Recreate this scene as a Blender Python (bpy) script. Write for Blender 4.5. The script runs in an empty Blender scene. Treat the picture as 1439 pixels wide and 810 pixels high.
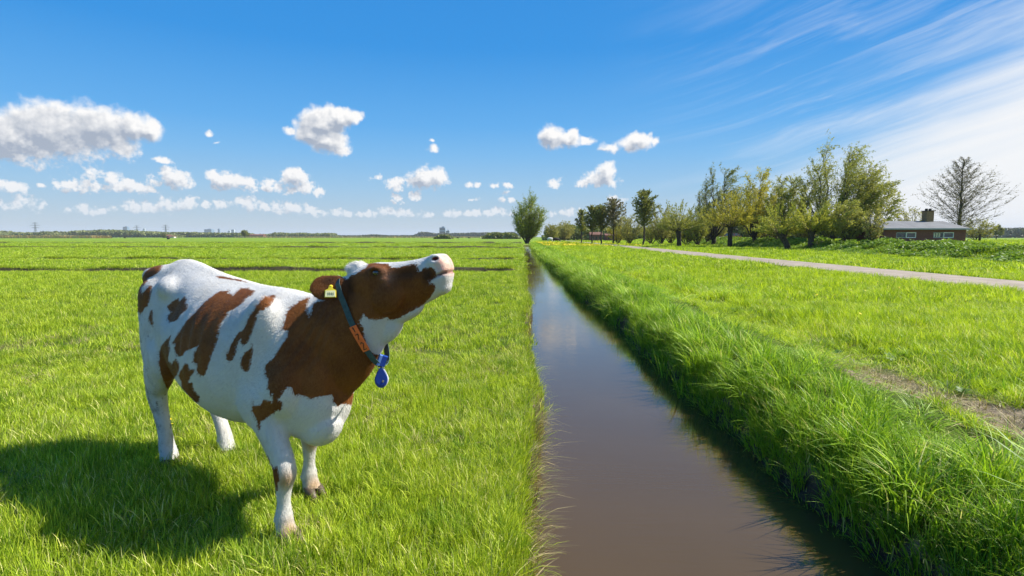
import bpy, bmesh, math, random
import numpy as np
from mathutils import Vector, Matrix, Euler, noise as mnoise
from mathutils.bvhtree import BVHTree

# ---------------------------------------------------------------- camera
scene = bpy.context.scene
FPX, CAMZ = 800.0, 1.62                      # focal length in photo pixels (1439 wide), eye height
PITCH, YAW = math.atan(72 / 800.0), math.radians(1.1)
cam_data = bpy.data.cameras.new('camera')
cam_data.sensor_width = 36.0
cam_data.lens = 36.0 * FPX / 1439.0
cam_data.clip_start, cam_data.clip_end = 0.05, 60000.0
cam = bpy.data.objects.new('camera', cam_data)
scene.collection.objects.link(cam)
cam.location = (0, 0, CAMZ)
cam.rotation_euler = (math.pi / 2 - PITCH, 0, YAW)
scene.camera = cam

# ---------------------------------------------------------------- sun
SUN_EL, SUN_AZ = math.radians(47.0), math.radians(80.0)     # azimuth measured from +Y towards +X
sun_data = bpy.data.lights.new('sun', 'SUN')
sun_data.energy = 5.0
sun_data.angle = math.radians(0.53)
sun_data.color = (1.0, 0.95, 0.86)
sun = bpy.data.objects.new('sun', sun_data)
scene.collection.objects.link(sun)
sun_dir = Vector((math.sin(SUN_AZ) * math.cos(SUN_EL), math.cos(SUN_AZ) * math.cos(SUN_EL), math.sin(SUN_EL)))
sun.rotation_euler = sun_dir.to_track_quat('Z', 'Y').to_euler()
sun.location = sun_dir * 50

# ---------------------------------------------------------------- exposure / render
vs = scene.view_settings
scene.display_settings.display_device = 'sRGB'
vs.view_transform, vs.look, vs.exposure, vs.gamma = "Standard", "None", 0.8, 1.0
vs.use_curve_mapping = False
scene.render.engine = 'CYCLES'
scene.cycles.use_denoising = True
scene.cycles.max_bounces = 8
scene.cycles.diffuse_bounces = 3
scene.cycles.glossy_bounces = 3
scene.cycles.transmission_bounces = 4
scene.cycles.transparent_max_bounces = 8
scene.cycles.use_adaptive_sampling = True
scene.cycles.adaptive_threshold = 0.015
scene.cycles.caustics_reflective = False
scene.cycles.caustics_refractive = False
# ---------------------------------------------------------------- sky: Nishita air, cumulus and cirrus as functions of direction
world = bpy.data.worlds.new('World')
scene.world = world
world.use_nodes = True
wt = world.node_tree
wt.nodes.clear()
SKY_STRENGTH = 0.082

def build_sky():
    N, L = wt.nodes, wt.links
    def put(sock, v):
        if isinstance(v, bpy.types.NodeSocket): L.new(v, sock)
        else: sock.default_value = (*v, 1) if (isinstance(v, tuple) and sock.type == 'RGBA' and len(v) == 3) else v
    def M(op, a, b=None, c=None, clamp=False, tree=None):
        n = N.new('ShaderNodeMath'); n.operation = op; n.use_clamp = clamp
        for i, v in enumerate((a, b, c)):
            if v is not None: put(n.inputs[i], v)
        return n.outputs[0]
    def VM(op, a, b=None, c=None, s=None, out=0):
        n = N.new('ShaderNodeVectorMath'); n.operation = op
        for i, v in enumerate((a, b, c)):
            if v is not None: put(n.inputs[i], v)
        if s is not None: put(n.inputs['Scale'], s)
        return n.outputs[out]
    def MR(f, a, b, c=0.0, d=1.0, lin=False):
        n = N.new('ShaderNodeMapRange'); n.interpolation_type = 'LINEAR' if lin else 'SMOOTHSTEP'
        for i, v in enumerate((f, a, b, c, d)): put(n.inputs[i], v)
        return n.outputs[0]
    def MIX(f, a, b):
        n = N.new('ShaderNodeMix'); n.data_type = 'RGBA'; put(n.inputs[0], f); put(n.inputs[6], a); put(n.inputs[7], b); return n.outputs[2]
    def NOISE(v, s, d=4.0, r=.55, col=False):
        n = N.new('ShaderNodeTexNoise'); n.noise_dimensions = '2D'; put(n.inputs['Vector'], v); put(n.inputs['Scale'], s); put(n.inputs['Detail'], d); put(n.inputs['Roughness'], r)
        return n.outputs[1 if col else 0]
    def XYZ(x, y, z):
        n = N.new('ShaderNodeCombineXYZ'); put(n.inputs[0], x); put(n.inputs[1], y); put(n.inputs[2], z); return n.outputs[0]
    dirn = VM('NORMALIZE', N.new('ShaderNodeTexCoord').outputs['Generated'])
    sep = N.new('ShaderNodeSeparateXYZ'); L.new(dirn, sep.inputs[0]); x, y, z = sep.outputs
    deg = 180 / math.pi
    az = M('MULTIPLY', M('ARCTAN2', x, y), deg)
    el = M('MULTIPLY', M('ARCSINE', z), deg)
    P = XYZ(az, el, 0.0)
    # clear air
    sky = N.new('ShaderNodeTexSky'); sky.sky_type = 'NISHITA'; sky.sun_disc = False
    sky.sun_elevation, sky.sun_rotation = SUN_EL, SUN_AZ
    sky.dust_density, sky.ozone_density, sky.air_density = .3, 3.0, 1.2
    rp = N.new('ShaderNodeValToRGB'); cr = rp.color_ramp
    stops = [(0, (.345, .42, .48)), (.012, (.325, .41, .475)), (.05, (.215, .385, .56)), (.087, (.122, .335, .60)), (.118, (.066, .286, .60)), (.195, (.012, .203, .545)), (.29, (.010, .178, .51)), (.55, (.008, .135, .42)), (1, (.008, .11, .36))]
    while len(cr.elements) < len(stops): cr.elements.new(.5)
    for e, (p, c) in zip(cr.elements, stops): e.position = p; e.color = (*c, 1)
    L.new(MR(el, 0.0, 90.0, 0, 1, True), rp.inputs[0])
    air = MIX(.93, sky.outputs[0], VM('SCALE', rp.outputs[0], s=10.0))
    # ---- cumulus: lumps placed by direction (photo pixel -> azimuth/elevation), broken up by noise
    R = Euler((math.pi / 2 - PITCH, 0, YAW)).to_matrix()
    def ae(px, py):
        v = R @ Vector(((px - 719.5) / FPX, -(py - 405) / FPX, -1)); v.normalize()
        return math.degrees(math.atan2(v.x, v.y)), math.degrees(math.asin(v.z))
    lumps = []; gl = random.Random(11)
    def lump(px, py, rx, ry, amp=None):
        if rx / ry > 2.6:                       # long rows are strings of separate heads
            n = max(2, int(rx / ry * .9))
            for k in range(n):
                f = (k + .5) / n * 2 - 1; r = ry * gl.uniform(.75, 1.35) * (1.15 - .45 * abs(f))
                lump(px + f * rx + gl.uniform(-.3, .3) * ry, py + ry - r + gl.uniform(-.25, .15) * ry, r * gl.uniform(1.2, 1.7), r, gl.uniform(.38, .85))
            return
        a, e = ae(px, py); a1, _ = ae(px + rx, py); a0, _ = ae(px - rx, py); _, e1 = ae(px, py - ry); _, e0 = ae(px, py + ry)
        lumps.append((a, e, (a1 - a0) / 2 * 1.10, (e1 - e0) / 2 * 1.12, amp if amp else min(1.0, .24 + .055 * ry)))
    for q in [(70, 182, 78, 44), (20, 196, 70, 34), (140, 180, 62, 36), (185, 178, 40, 22), (212, 182, 22, 17), (110, 205, 90, 26), (40, 205, 90, 24),           # big grey cloud
              (455, 172, 34, 26), (440, 185, 30, 22), (478, 165, 28, 16), (462, 200, 30, 20), (480, 212, 16, 10), (498, 164, 12, 10), (408, 182, 12, 7),              # white cloud
              (775, 190, 20, 15), (777, 198, 22, 13), (800, 196, 22, 12), (806, 189, 11, 9), (825, 197, 12, 6),
              (870, 207, 26, 9), (893, 200, 24, 12), (905, 196, 14, 9), (918, 199, 9, 6), (850, 211, 12, 6),
              (852, 243, 16, 14), (838, 252, 24, 10), (857, 255, 14, 8), (822, 256, 16, 7), (855, 233, 10, 6),
              (780, 258, 12, 7), (868, 284, 16, 7), (862, 279, 10, 6),
              (600, 250, 24, 17), (586, 256, 18, 11), (618, 252, 14, 13), (556, 258, 17, 9), (570, 276, 22, 7), (560, 283, 12, 4), (608, 208, 9, 6), (606, 196, 5, 4), (527, 249, 11, 4),
              (320, 255, 26, 14), (345, 254, 18, 9), (305, 250, 18, 10), (325, 263, 34, 8), (416, 250, 20, 14), (395, 264, 32, 8), (428, 268, 28, 7), (378, 256, 12, 7),
              (244, 248, 26, 13), (236, 258, 34, 8), (226, 224, 14, 6), (290, 186, 8, 6), (304, 202, 7, 3),
              (75, 258, 28, 8), (130, 254, 40, 11), (180, 264, 40, 7), (150, 265, 70, 7), (10, 262, 26, 10), (100, 260, 30, 8),
              (350, 285, 22, 9), (382, 290, 40, 9), (300, 290, 22, 8), (420, 296, 34, 6), (262, 285, 18, 10), (235, 290, 30, 8), (190, 292, 40, 7), (120, 296, 34, 6), (30, 288, 40, 8),
              (465, 300, 30, 6), (540, 300, 42, 5), (585, 302, 30, 4), (648, 300, 26, 5), (690, 300, 36, 5), (704, 260, 16, 5), (666, 261, 9, 3), (712, 272, 8, 4), (712, 281, 11, 4), (665, 282, 7, 3),
              (798, 300, 26, 5), (760, 302, 20, 4), (940, 72, 5, 3)]:
        lump(*q)
    # the same fair-weather clouds elsewhere round the sky, outside the frame
    g = random.Random(5)
    for _ in range(26):
        a = g.uniform(50, 310); e = g.choice([g.uniform(2.5, 7), g.uniform(6, 14)]); s = g.uniform(.7, 1.6) * (.6 + e / 9)
        for k in range(2): lumps.append((((a + 180) % 360 - 180) + g.uniform(-1.6, 1.6) * s, e + g.uniform(-.3, .4) * s, 2.0 * s * g.uniform(.6, 1.2), 1.0 * s * g.uniform(.6, 1.1), .9))
    def lump_group(sel):
        grp = bpy.data.node_groups.new('cloud_lumps', 'ShaderNodeTree')
        grp.interface.new_socket('P', in_out='INPUT', socket_type='NodeSocketVector'); grp.interface.new_socket('F', in_out='OUTPUT', socket_type='NodeSocketFloat')
        gi, go = grp.nodes.new('NodeGroupInput'), grp.nodes.new('NodeGroupOutput'); acc = None
        for a, e, rx, ry, amp in sel:
            m = grp.nodes.new('ShaderNodeVectorMath'); m.operation = 'MULTIPLY_ADD'; grp.links.new(gi.outputs[0], m.inputs[0])
            m.inputs[1].default_value = (1 / rx, 1 / ry, 0); m.inputs[2].default_value = (-a / rx, -e / ry, 0)
            l = grp.nodes.new('ShaderNodeVectorMath'); l.operation = 'LENGTH'; grp.links.new(m.outputs[0], l.inputs[0])
            s = grp.nodes.new('ShaderNodeMath'); s.operation = 'MULTIPLY_ADD'; grp.links.new(l.outputs['Value'], s.inputs[0])
            s.inputs[1].default_value = -amp; s.inputs[2].default_value = amp
            if acc is None: acc = s.outputs[0]
            else:
                mx = grp.nodes.new('ShaderNodeMath'); mx.operation = 'SMOOTH_MAX'; mx.inputs[2].default_value = .16
                grp.links.new(acc, mx.inputs[0]); grp.links.new(s.outputs[0], mx.inputs[1]); acc = mx.outputs[0]
        grp.links.new(acc, go.inputs[0]); return grp
    # warp the coordinates so the lumps billow; the puffs near the horizon are farther off and smaller
    def puffs(p, d):
        return M('ADD', M('SUBTRACT', NOISE(p, 1.05, d, .53), .5), M('MULTIPLY', M('SUBTRACT', NOISE(p, 3.4, 2, .55), .5), MR(el, 3.0, 9.5, .70, .10)))
    w1 = VM('SUBTRACT', NOISE(P, .42, 2, .55, True), (.5, .5, .5)); w2 = VM('SUBTRACT', NOISE(P, 1.8, 3, .50, True), (.5, .5, .5))
    Q0 = VM('ADD', P, VM('ADD', VM('SCALE', w1, s=MR(el, 3.0, 13.0, .7, 1.25)), VM('SCALE', w2, s=MR(el, 3.0, 13.0, .40, .48))))
    OFF = (.42, .80, 0.0)
    Q1 = VM('ADD', Q0, OFF)
    n0 = puffs(P, 4); n1 = puffs(VM('ADD', P, (.22, .42, 0.0)), 3)
    hazy = MR(el, 0.0, 7.5, .42, 0.0); dens_k = MR(el, .2, 4.0, .62, 1.0)
    # one shading group shared by every patch of sky: field with and without the step towards the sun -> lit cloud over the air
    shade = bpy.data.node_groups.new('cumulus_shade', 'ShaderNodeTree')
    for k in ('b0', 'b1', 'n0', 'n1', 'rough', 'hazy', 'dens'): shade.interface.new_socket(k, in_out='INPUT', socket_type='NodeSocketFloat')
    shade.interface.new_socket('air', in_out='INPUT', socket_type='NodeSocketColor'); shade.interface.new_socket('col', in_out='OUTPUT', socket_type='NodeSocketColor')
    N0, L0 = N, L; N, L = shade.nodes, shade.links
    gi = N.new('NodeGroupInput'); b0, b1, m0, m1, rough_, hz, dk, under_ = gi.outputs[:8]
    F0 = M('ADD', b0, M('MULTIPLY', m0, rough_))
    dens = MR(F0, -.04, .42)
    lit = M('ADD', M('MULTIPLY', M('SUBTRACT', b0, b1), 1.25), M('MULTIPLY', M('SUBTRACT', m0, m1), .95))
    lum = MR(M('SUBTRACT', M('ADD', lit, .30), M('MULTIPLY', MR(b0, .05, .70), .60)), -.48, .50, 0.0, 1.0, True)
    ccol = MIX(lum, (2.7, 3.1, 3.8), (7.1, 7.0, 6.9))
    ccol = MIX(hz, ccol, (4.1, 4.7, 5.4))          # low clouds sink into the haze
    L.new(MIX(M('MULTIPLY', dens, dk), under_, ccol), N.new('NodeGroupOutput').inputs[0])
    N, L = N0, L0
    rough = MR(el, 3.0, 9.5, 1.0, .50)
    def cumulus(sel, under_col):
        grp = lump_group(sel); sh = N.new('ShaderNodeGroup'); sh.node_tree = shade
        for k, q in enumerate((Q0, Q1)):
            n = N.new('ShaderNodeGroup'); n.node_tree = grp; L.new(q, n.inputs[0]); L.new(n.outputs[0], sh.inputs[k])
        for k, q in enumerate((n0, n1, rough, hazy, dens_k, under_col)): L.new(q, sh.inputs[2 + k])
        return sh.outputs[0]
    # ---- cirrus: wind-drawn streaks that thicken into a veil towards the sun's side
    def cirrus(under_col):
        ca_, sa_ = math.cos(math.radians(-15)), math.sin(math.radians(-15))
        u = M('SUBTRACT', M('MULTIPLY', az, ca_), M('MULTIPLY', el, sa_)); v = M('ADD', M('MULTIPLY', az, sa_), M('MULTIPLY', el, ca_))
        sq = XYZ(M('MULTIPLY', u, .030), M('MULTIPLY', v, .36), 3.7)
        wv = VM('ADD', sq, VM('SCALE', VM('SUBTRACT', NOISE(XYZ(M('MULTIPLY', u, .035), M('MULTIPLY', v, .06), 1.2), 1.0, 3, .5, True), (.5, .5, .5)), s=1.1))
        s1 = NOISE(wv, 1.0, 6, .62); s2 = NOISE(VM('MULTIPLY', wv, (1.6, 3.1, 1.0)), 1.0, 4, .6)
        side = M('MULTIPLY', MR(az, 4.0, 36.0), MR(az, 150.0, 95.0))          # more cirrus to the right
        streak = M('ADD', M('MULTIPLY', MR(s1, .38, .86), .70), M('MULTIPLY', MR(s2, .45, .80), .30))
        bandc = M('MULTIPLY', MR(v, 19.5, 5.0), side)
        cir = M('MULTIPLY', streak, M('ADD', M('MULTIPLY', side, .16), M('MULTIPLY', bandc, .74)))
        edge = M('ADD', M('SUBTRACT', M('MULTIPLY', M('SUBTRACT', az, 17.5), .62), el), M('MULTIPLY', M('SUBTRACT', M('ADD', M('MULTIPLY', s1, .7), M('MULTIPLY', s2, .3)), .5), 14.0))
        veil = M('MULTIPLY', M('MULTIPLY', MR(edge, -5.0, 7.0), MR(az, 12.0, 26.0)), M('MULTIPLY', MR(az, 160.0, 100.0), 1.0))
        cir = M('MULTIPLY', M('MAXIMUM', M('MINIMUM', cir, 1.0), veil), M('MULTIPLY', MR(el, 45.0, 28.0), .95))
        return MIX(cir, under_col, (6.75, 6.75, 6.75))
    airc = cirrus(air)
    def BG(c):
        n = N.new('ShaderNodeBackground'); L.new(c, n.inputs[0]); n.inputs[1].default_value = SKY_STRENGTH; return n.outputs[0]
    def PICK(f, a, b):
        n = N.new('ShaderNodeMixShader'); L.new(f, n.inputs[0]); L.new(a, n.inputs[1]); L.new(b, n.inputs[2]); return n.outputs[0]
    cuts = [-180, -120, -75, -48, -38, -33, -28, -23, -18, -13, -8, -3, 1, 5, 9, 16, 75, 120, 180]
    def leaf(a0, a1):
        sel = [l for l in lumps if l[0] + l[2] * 1.7 + 1.5 > a0 and l[0] - l[2] * 1.7 - 1.5 < a1]
        base = airc if a1 > 4 else air; cut = (0.0, 4.4, 7.6, 16.0)
        cl = []
        for e0, e1 in zip(cut[:-1], cut[1:]):
            q = [l for l in sel if l[1] + l[3] * 1.6 + .9 > e0 and l[1] - l[3] * 1.6 - .9 < e1]
            cl.append(BG(cumulus(q, base) if q else base))
        return PICK(M('GREATER_THAN', el, cut[2]), PICK(M('GREATER_THAN', el, cut[1]), cl[0], cl[1]), cl[2])
    def tree(i, j):
        if j - i == 1: return leaf(cuts[i], cuts[j])
        m = (i + j) // 2
        return PICK(M('GREATER_THAN', az, float(cuts[m])), tree(i, m), tree(m, j))
    cloudy = tree(0, len(cuts) - 1)
    clear = PICK(M('MULTIPLY', M('MULTIPLY', M('GREATER_THAN', az, 4.0), M('LESS_THAN', az, 150.0)), M('MULTIPLY', M('LESS_THAN', el, 45.0), M('GREATER_THAN', el, -.5))), BG(air), BG(airc))
    band = M('MULTIPLY', M('GREATER_THAN', el, 0.0), M('LESS_THAN', el, 16.0))
    wo = N.new('ShaderNodeOutputWorld'); L.new(PICK(band, clear, cloudy), wo.inputs[0])
build_sky()
world.cycles.sampling_method = 'NONE'
# ---------------------------------------------------------------- helpers
rng = np.random.default_rng(7)
COL = scene.collection
CAM_R = np.array(Euler((math.pi / 2 - PITCH, 0, YAW)).to_matrix())
CAM_P = np.array([0, 0, CAMZ])

def ray(px, py):
    """world direction of a photo pixel (1439 x 810)"""
    return CAM_R @ np.array([(px - 719.5) / FPX, -(py - 405) / FPX, -1.0])

def on_ground(px, py, z=0.0):
    r = ray(px, py)
    return CAM_P + r * ((z - CAMZ) / r[2])

def at_depth(px, py, Y):
    r = ray(px, py)
    return CAM_P + r * (Y / r[1])

def link(o):
    COL.objects.link(o)
    return o

def tag(o, label=None, cat=None, group=None, kind=None):
    if label: o['label'] = label
    if cat: o['category'] = cat
    if group: o['group'] = group
    if kind: o['kind'] = kind
    return o

def empty(name, loc=(0, 0, 0), rz=0.0):
    o = bpy.data.objects.new(name, None)
    o.location = loc
    o.rotation_euler = (0, 0, rz)
    o.empty_display_size = 0.2
    return link(o)

def mesh_obj(name, verts, faces, mat=None, parent=None, smooth=False):
    me = bpy.data.meshes.new(name)
    me.from_pydata([tuple(v) for v in verts], [], [tuple(f) for f in faces])
    me.update()
    if smooth:
        me.polygons.foreach_set('use_smooth', [True] * len(me.polygons))
    o = bpy.data.objects.new(name, me)
    if mat: me.materials.append(mat)
    if parent: o.parent = parent
    return link(o)

def fast_mesh(name, V, Fc, nper, mat=None, parent=None, smooth=False, attrs=None):
    """V (n,3) float, Fc (m,nper) int -> mesh object, quickly"""
    V = np.ascontiguousarray(V, dtype=np.float32); Fc = np.ascontiguousarray(Fc, dtype=np.int32)
    me = bpy.data.meshes.new(name)
    me.vertices.add(len(V)); me.vertices.foreach_set('co', V.ravel())
    me.loops.add(Fc.size); me.loops.foreach_set('vertex_index', Fc.ravel())
    me.polygons.add(len(Fc))
    me.polygons.foreach_set('loop_start', np.arange(0, Fc.size, nper, dtype=np.int32))
    if smooth:
        me.polygons.foreach_set('use_smooth', np.ones(len(Fc), dtype=bool))
    if attrs:
        for k, a in attrs.items():
            at = me.attributes.new(k, 'FLOAT', 'POINT')
            at.data.foreach_set('value', np.ascontiguousarray(a, dtype=np.float32))
    me.update(calc_edges=True)
    o = bpy.data.objects.new(name, me)
    if mat: me.materials.append(mat)
    if parent: o.parent = parent
    return link(o)

class MB:
    """collects shapes, links them as ONE mesh object"""
    def __init__(self): self.v, self.f = [], []
    def add(self, V, Fs):
        n = len(self.v); self.v += [tuple(p) for p in V]; self.f += [tuple(i + n for i in f) for f in Fs]
        return self
    def box(self, c, s, rz=0.0, taper=1.0):
        x, y, z = s[0] / 2, s[1] / 2, s[2] / 2; ca, sa = math.cos(rz), math.sin(rz); V = []
        for dz, k in ((-z, 1), (z, taper)):
            for dx, dy in ((-x, -y), (x, -y), (x, y), (-x, y)):
                V.append((c[0] + k * (dx * ca - dy * sa), c[1] + k * (dx * sa + dy * ca), c[2] + dz))
        return self.add(V, [(3, 2, 1, 0), (4, 5, 6, 7), (0, 1, 5, 4), (1, 2, 6, 5), (2, 3, 7, 6), (3, 0, 4, 7)])
    def tube(self, pts, rad, n=6, cap=True):
        pts = [Vector(p) for p in pts]; V, Fs = [], []; up = Vector((0, 0, 1)); m = len(pts)
        px = None
        for i, p in enumerate(pts):
            t = (pts[min(i + 1, m - 1)] - pts[max(i - 1, 0)]).normalized()
            if px is None:
                a = t.cross(up)
                if a.length < 1e-3: a = t.cross(Vector((1, 0, 0)))
            else:
                a = px - t * px.dot(t)
                if a.length < 1e-4: a = t.cross(up)
            a.normalize(); b = t.cross(a); px = a
            r = rad[i] if hasattr(rad, '__len__') else rad
            for k in range(n):
                th = 2 * math.pi * k / n
                V.append(p + (a * math.cos(th) + b * math.sin(th)) * r)
        for i in range(m - 1):
            for k in range(n):
                k2 = (k + 1) % n
                Fs.append((i * n + k, i * n + k2, (i + 1) * n + k2, (i + 1) * n + k))
        if cap:
            Fs.append(tuple(range(n - 1, -1, -1))); Fs.append(tuple((m - 1) * n + k for k in range(n)))
        return self.add(V, Fs)
    def build(self, name, mat=None, parent=None, smooth=False):
        return mesh_obj(name, self.v, self.f, mat, parent, smooth)

# ---- material helpers
def new_mat(name):
    m = bpy.data.materials.new(name); m.use_nodes = True
    nt = m.node_tree; nt.nodes.clear()
    out = nt.nodes.new('ShaderNodeOutputMaterial')
    return m, nt, out

class NT:
    """short hand for building node trees"""
    def __init__(self, nt): self.nt = nt
    def n(self, t, ins=None, **kw):
        nd = self.nt.nodes.new(t)
        for k, v in kw.items(): setattr(nd, k, v)
        if ins:
            for k, v in ins.items(): self.s(nd, k, v)
        return nd
    def s(self, nd, k, v):
        sock = nd.inputs[k]
        if hasattr(v, 'is_output') or isinstance(v, bpy.types.NodeSocket): self.nt.links.new(v, sock)
        elif isinstance(v, bpy.types.Node): self.nt.links.new(v.outputs[0], sock)
        else:
            if isinstance(v, tuple) and len(v) == 3 and sock.type == 'RGBA': v = (*v, 1)
            sock.default_value = v
    def math(self, op, a, b=None, c=None, clamp=False):
        nd = self.nt.nodes.new('ShaderNodeMath'); nd.operation = op; nd.use_clamp = clamp
        for i, v in enumerate((a, b, c)):
            if v is not None: self.s(nd, i, v)
        return nd.outputs[0]
    def mix(self, f, a, b, blend='MIX'):
        nd = self.nt.nodes.new('ShaderNodeMix'); nd.data_type = 'RGBA'; nd.blend_type = blend
        self.s(nd, 0, f); self.s(nd, 6, a); self.s(nd, 7, b)
        return nd.outputs[2]
    def ramp(self, f, lo, hi, a=0.0, b=1.0, smooth=True):
        nd = self.nt.nodes.new('ShaderNodeMapRange'); nd.interpolation_type = 'SMOOTHSTEP' if smooth else 'LINEAR'
        for i, v in enumerate((f, lo, hi, a, b)): self.s(nd, i, v)
        return nd.outputs[0]
    def noise(self, vec, scale, detail=3.0, rough=0.5, dist=0.0):
        nd = self.nt.nodes.new('ShaderNodeTexNoise')
        if vec is not None: self.s(nd, 'Vector', vec)
        self.s(nd, 'Scale', scale); self.s(nd, 'Detail', detail); self.s(nd, 'Roughness', rough); self.s(nd, 'Distortion', dist)
        return nd.outputs[0]
    def pos(self): return self.n('ShaderNodeNewGeometry').outputs['Position']
    def obj(self): return self.n('ShaderNodeTexCoord').outputs['Object']
    def attr(self, name, typ='GEOMETRY'):
        return self.n('ShaderNodeAttribute', attribute_name=name, attribute_type=typ).outputs['Fac']
    def bump(self, h, strength=0.3, dist=0.01):
        return self.n('ShaderNodeBump', {'Strength': strength, 'Distance': dist, 'Height': h}).outputs[0]
    def principled(self, color, rough=0.6, normal=None, spec=0.5, **kw):
        nd = self.n('ShaderNodeBsdfPrincipled', {'Base Color': color, 'Roughness': rough, 'Specular IOR Level': spec})
        if normal is not None: self.s(nd, 'Normal', normal)
        for k, v in kw.items(): self.s(nd, k.replace('_', ' '), v)
        return nd.outputs[0]

def simple_mat(name, color, rough=0.6, var=0.15, scale=8.0, spec=0.4, bump=0.0, metallic=0.0):
    m, nt, out = new_mat(name); t = NT(nt)
    nz = t.noise(t.obj(), scale, 4.0, 0.6)
    c = t.mix(t.ramp(nz, 0.3, 0.7), tuple(x * (1 - var) for x in color), tuple(min(1, x * (1 + var)) for x in color))
    nr = t.bump(nz, bump, 0.01) if bump else None
    nt.links.new(t.principled(c, rough, nr, spec, Metallic=metallic), out.inputs[0])
    return m

# ---- lofted shapes
def ring(c, fwd, up, hw, ru, rd, eu=2.0, el=2.0, n=32):
    """superellipse ring; ru/rd = extent up and down from the centre, hw = half width"""
    fwd = Vector(fwd).normalized(); up = Vector(up); up = (up - fwd * up.dot(fwd)).normalized(); side = up.cross(fwd)
    out = []
    for k in range(n):
        th = 2 * math.pi * k / n; cx, sx = math.cos(th), math.sin(th)
        e = eu if sx >= 0 else el
        x = math.copysign(abs(cx) ** (2 / e), cx) * hw
        z = math.copysign(abs(sx) ** (2 / e), sx) * (ru if sx >= 0 else rd)
        out.append(Vector(c) + side * x + up * z)
    return out

def loft(mb, rings):
    n = len(rings[0]); V = [p for r in rings for p in r]; Fs = []
    for i in range(len(rings) - 1):
        for k in range(n):
            k2 = (k + 1) % n
            Fs.append((i * n + k, i * n + k2, (i + 1) * n + k2, (i + 1) * n + k))
    a = len(V); V.append(sum(rings[0], Vector()) / n); V.append(sum(rings[-1], Vector()) / n)
    m = (len(rings) - 1) * n
    for k in range(n):
        Fs.append((a, (k + 1) % n, k)); Fs.append((a + 1, m + k, m + (k + 1) % n))
    mb.add(V, Fs)

def blob(mb, c, r, rot=(0, 0, 0), nu=16, nv=10):
    R = Euler(rot).to_matrix(); V = []; Fs = []; c = Vector(c)
    for j in range(1, nv):
        ph = math.pi * j / nv
        for i in range(nu):
            th = 2 * math.pi * i / nu
            V.append(c + R @ Vector((r[0] * math.sin(ph) * math.cos(th), r[1] * math.sin(ph) * math.sin(th), r[2] * math.cos(ph))))
    for j in range(nv - 2):
        for i in range(nu):
            i2 = (i + 1) % nu; Fs.append((j * nu + i, (j + 1) * nu + i, (j + 1) * nu + i2, j * nu + i2))
    t = len(V); V.append(c + R @ Vector((0, 0, r[2]))); V.append(c - R @ Vector((0, 0, r[2])))
    for i in range(nu):
        i2 = (i + 1) % nu; Fs.append((t, i, i2)); Fs.append((t + 1, (nv - 2) * nu + i2, (nv - 2) * nu + i))
    mb.add(V, Fs)

def catmull(P, k=4):
    P = [np.array(p, float) for p in P]; Q = [2 * P[0] - P[1]] + P + [2 * P[-1] - P[-2]]; out = []
    for i in range(1, len(Q) - 2):
        for j in range(k):
            t = j / k
            out.append(0.5 * (2 * Q[i] + (Q[i + 1] - Q[i - 1]) * t + (2 * Q[i - 1] - 5 * Q[i] + 4 * Q[i + 1] - Q[i + 2]) * t * t
                              + (3 * Q[i] - Q[i - 1] - 3 * Q[i + 1] + Q[i + 2]) * t ** 3))
    out.append(P[-1]); return out

# ---------------------------------------------------------------- terrain
WATER_Z = -0.40
CROSS = [(27.3, .36, .50, .012, .14), (41.6, .36, .45, .010, .11), (84.0, .8, .7, -.02, .20), (150.0, 1.4, .9, .0, .30)]     # field drains across the left pasture: Y, half width, depth, slant, far lip
def drain_y(X, y0, sl): return y0 + sl * X + .5 * (vnoise(X, X * 0, 5.0, y0) - .5)

def sstep(a, b, x):
    t = np.clip((x - a) / (b - a), 0, 1); return t * t * (3 - 2 * t)
def vnoise(X, Y, s, seed=0.0):
    """cheap smooth value noise for arrays"""
    x, y = X / s + seed * 17.3, Y / s + seed * 5.1
    xi, yi = np.floor(x), np.floor(y); fx, fy = x - xi, y - yi
    fx, fy = fx * fx * (3 - 2 * fx), fy * fy * (3 - 2 * fy)
    def hsh(a, b): v = np.sin(a * 127.1 + b * 311.7 + seed * 74.7) * 43758.5453; return v - np.floor(v)
    return (hsh(xi, yi) * (1 - fx) + hsh(xi + 1, yi) * fx) * (1 - fy) + (hsh(xi, yi + 1) * (1 - fx) + hsh(xi + 1, yi + 1) * fx) * fy
def left_edge(Y): return .10 + .16 * (vnoise(Y, Y * 0, .6, 1) - .5) + .26 * (vnoise(Y, Y * 0, 2.7, 2) - .5) * sstep(60, 8, Y) - .17 * sstep(5.2, 3.0, Y)
def right_edge(Y): return 2.08 + .20 * (vnoise(Y, Y * 0, 1.1, 3) - .5) + .25 * (vnoise(Y, Y * 0, 4.0, 4) - .5) - .35 * sstep(5, 60, Y) + .10 * sstep(5.0, 3.0, Y)
DITCH_END = 124.0
def dirt_strip(X, Y):
    d = X - right_edge(Y) - 2.0 - .55 * (vnoise(X * 0, Y, 1.3, 14) - .5); w = .46 + .40 * vnoise(X * 0 + 3, Y, .9, 16)
    return np.exp(-(d / w) ** 2) * sstep(7.6, 6.0, Y) * sstep(1.8, 3.2, Y)
def bank_x(Y): return 29.0 + np.clip(Y - 34, -60, 90) * .085
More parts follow.
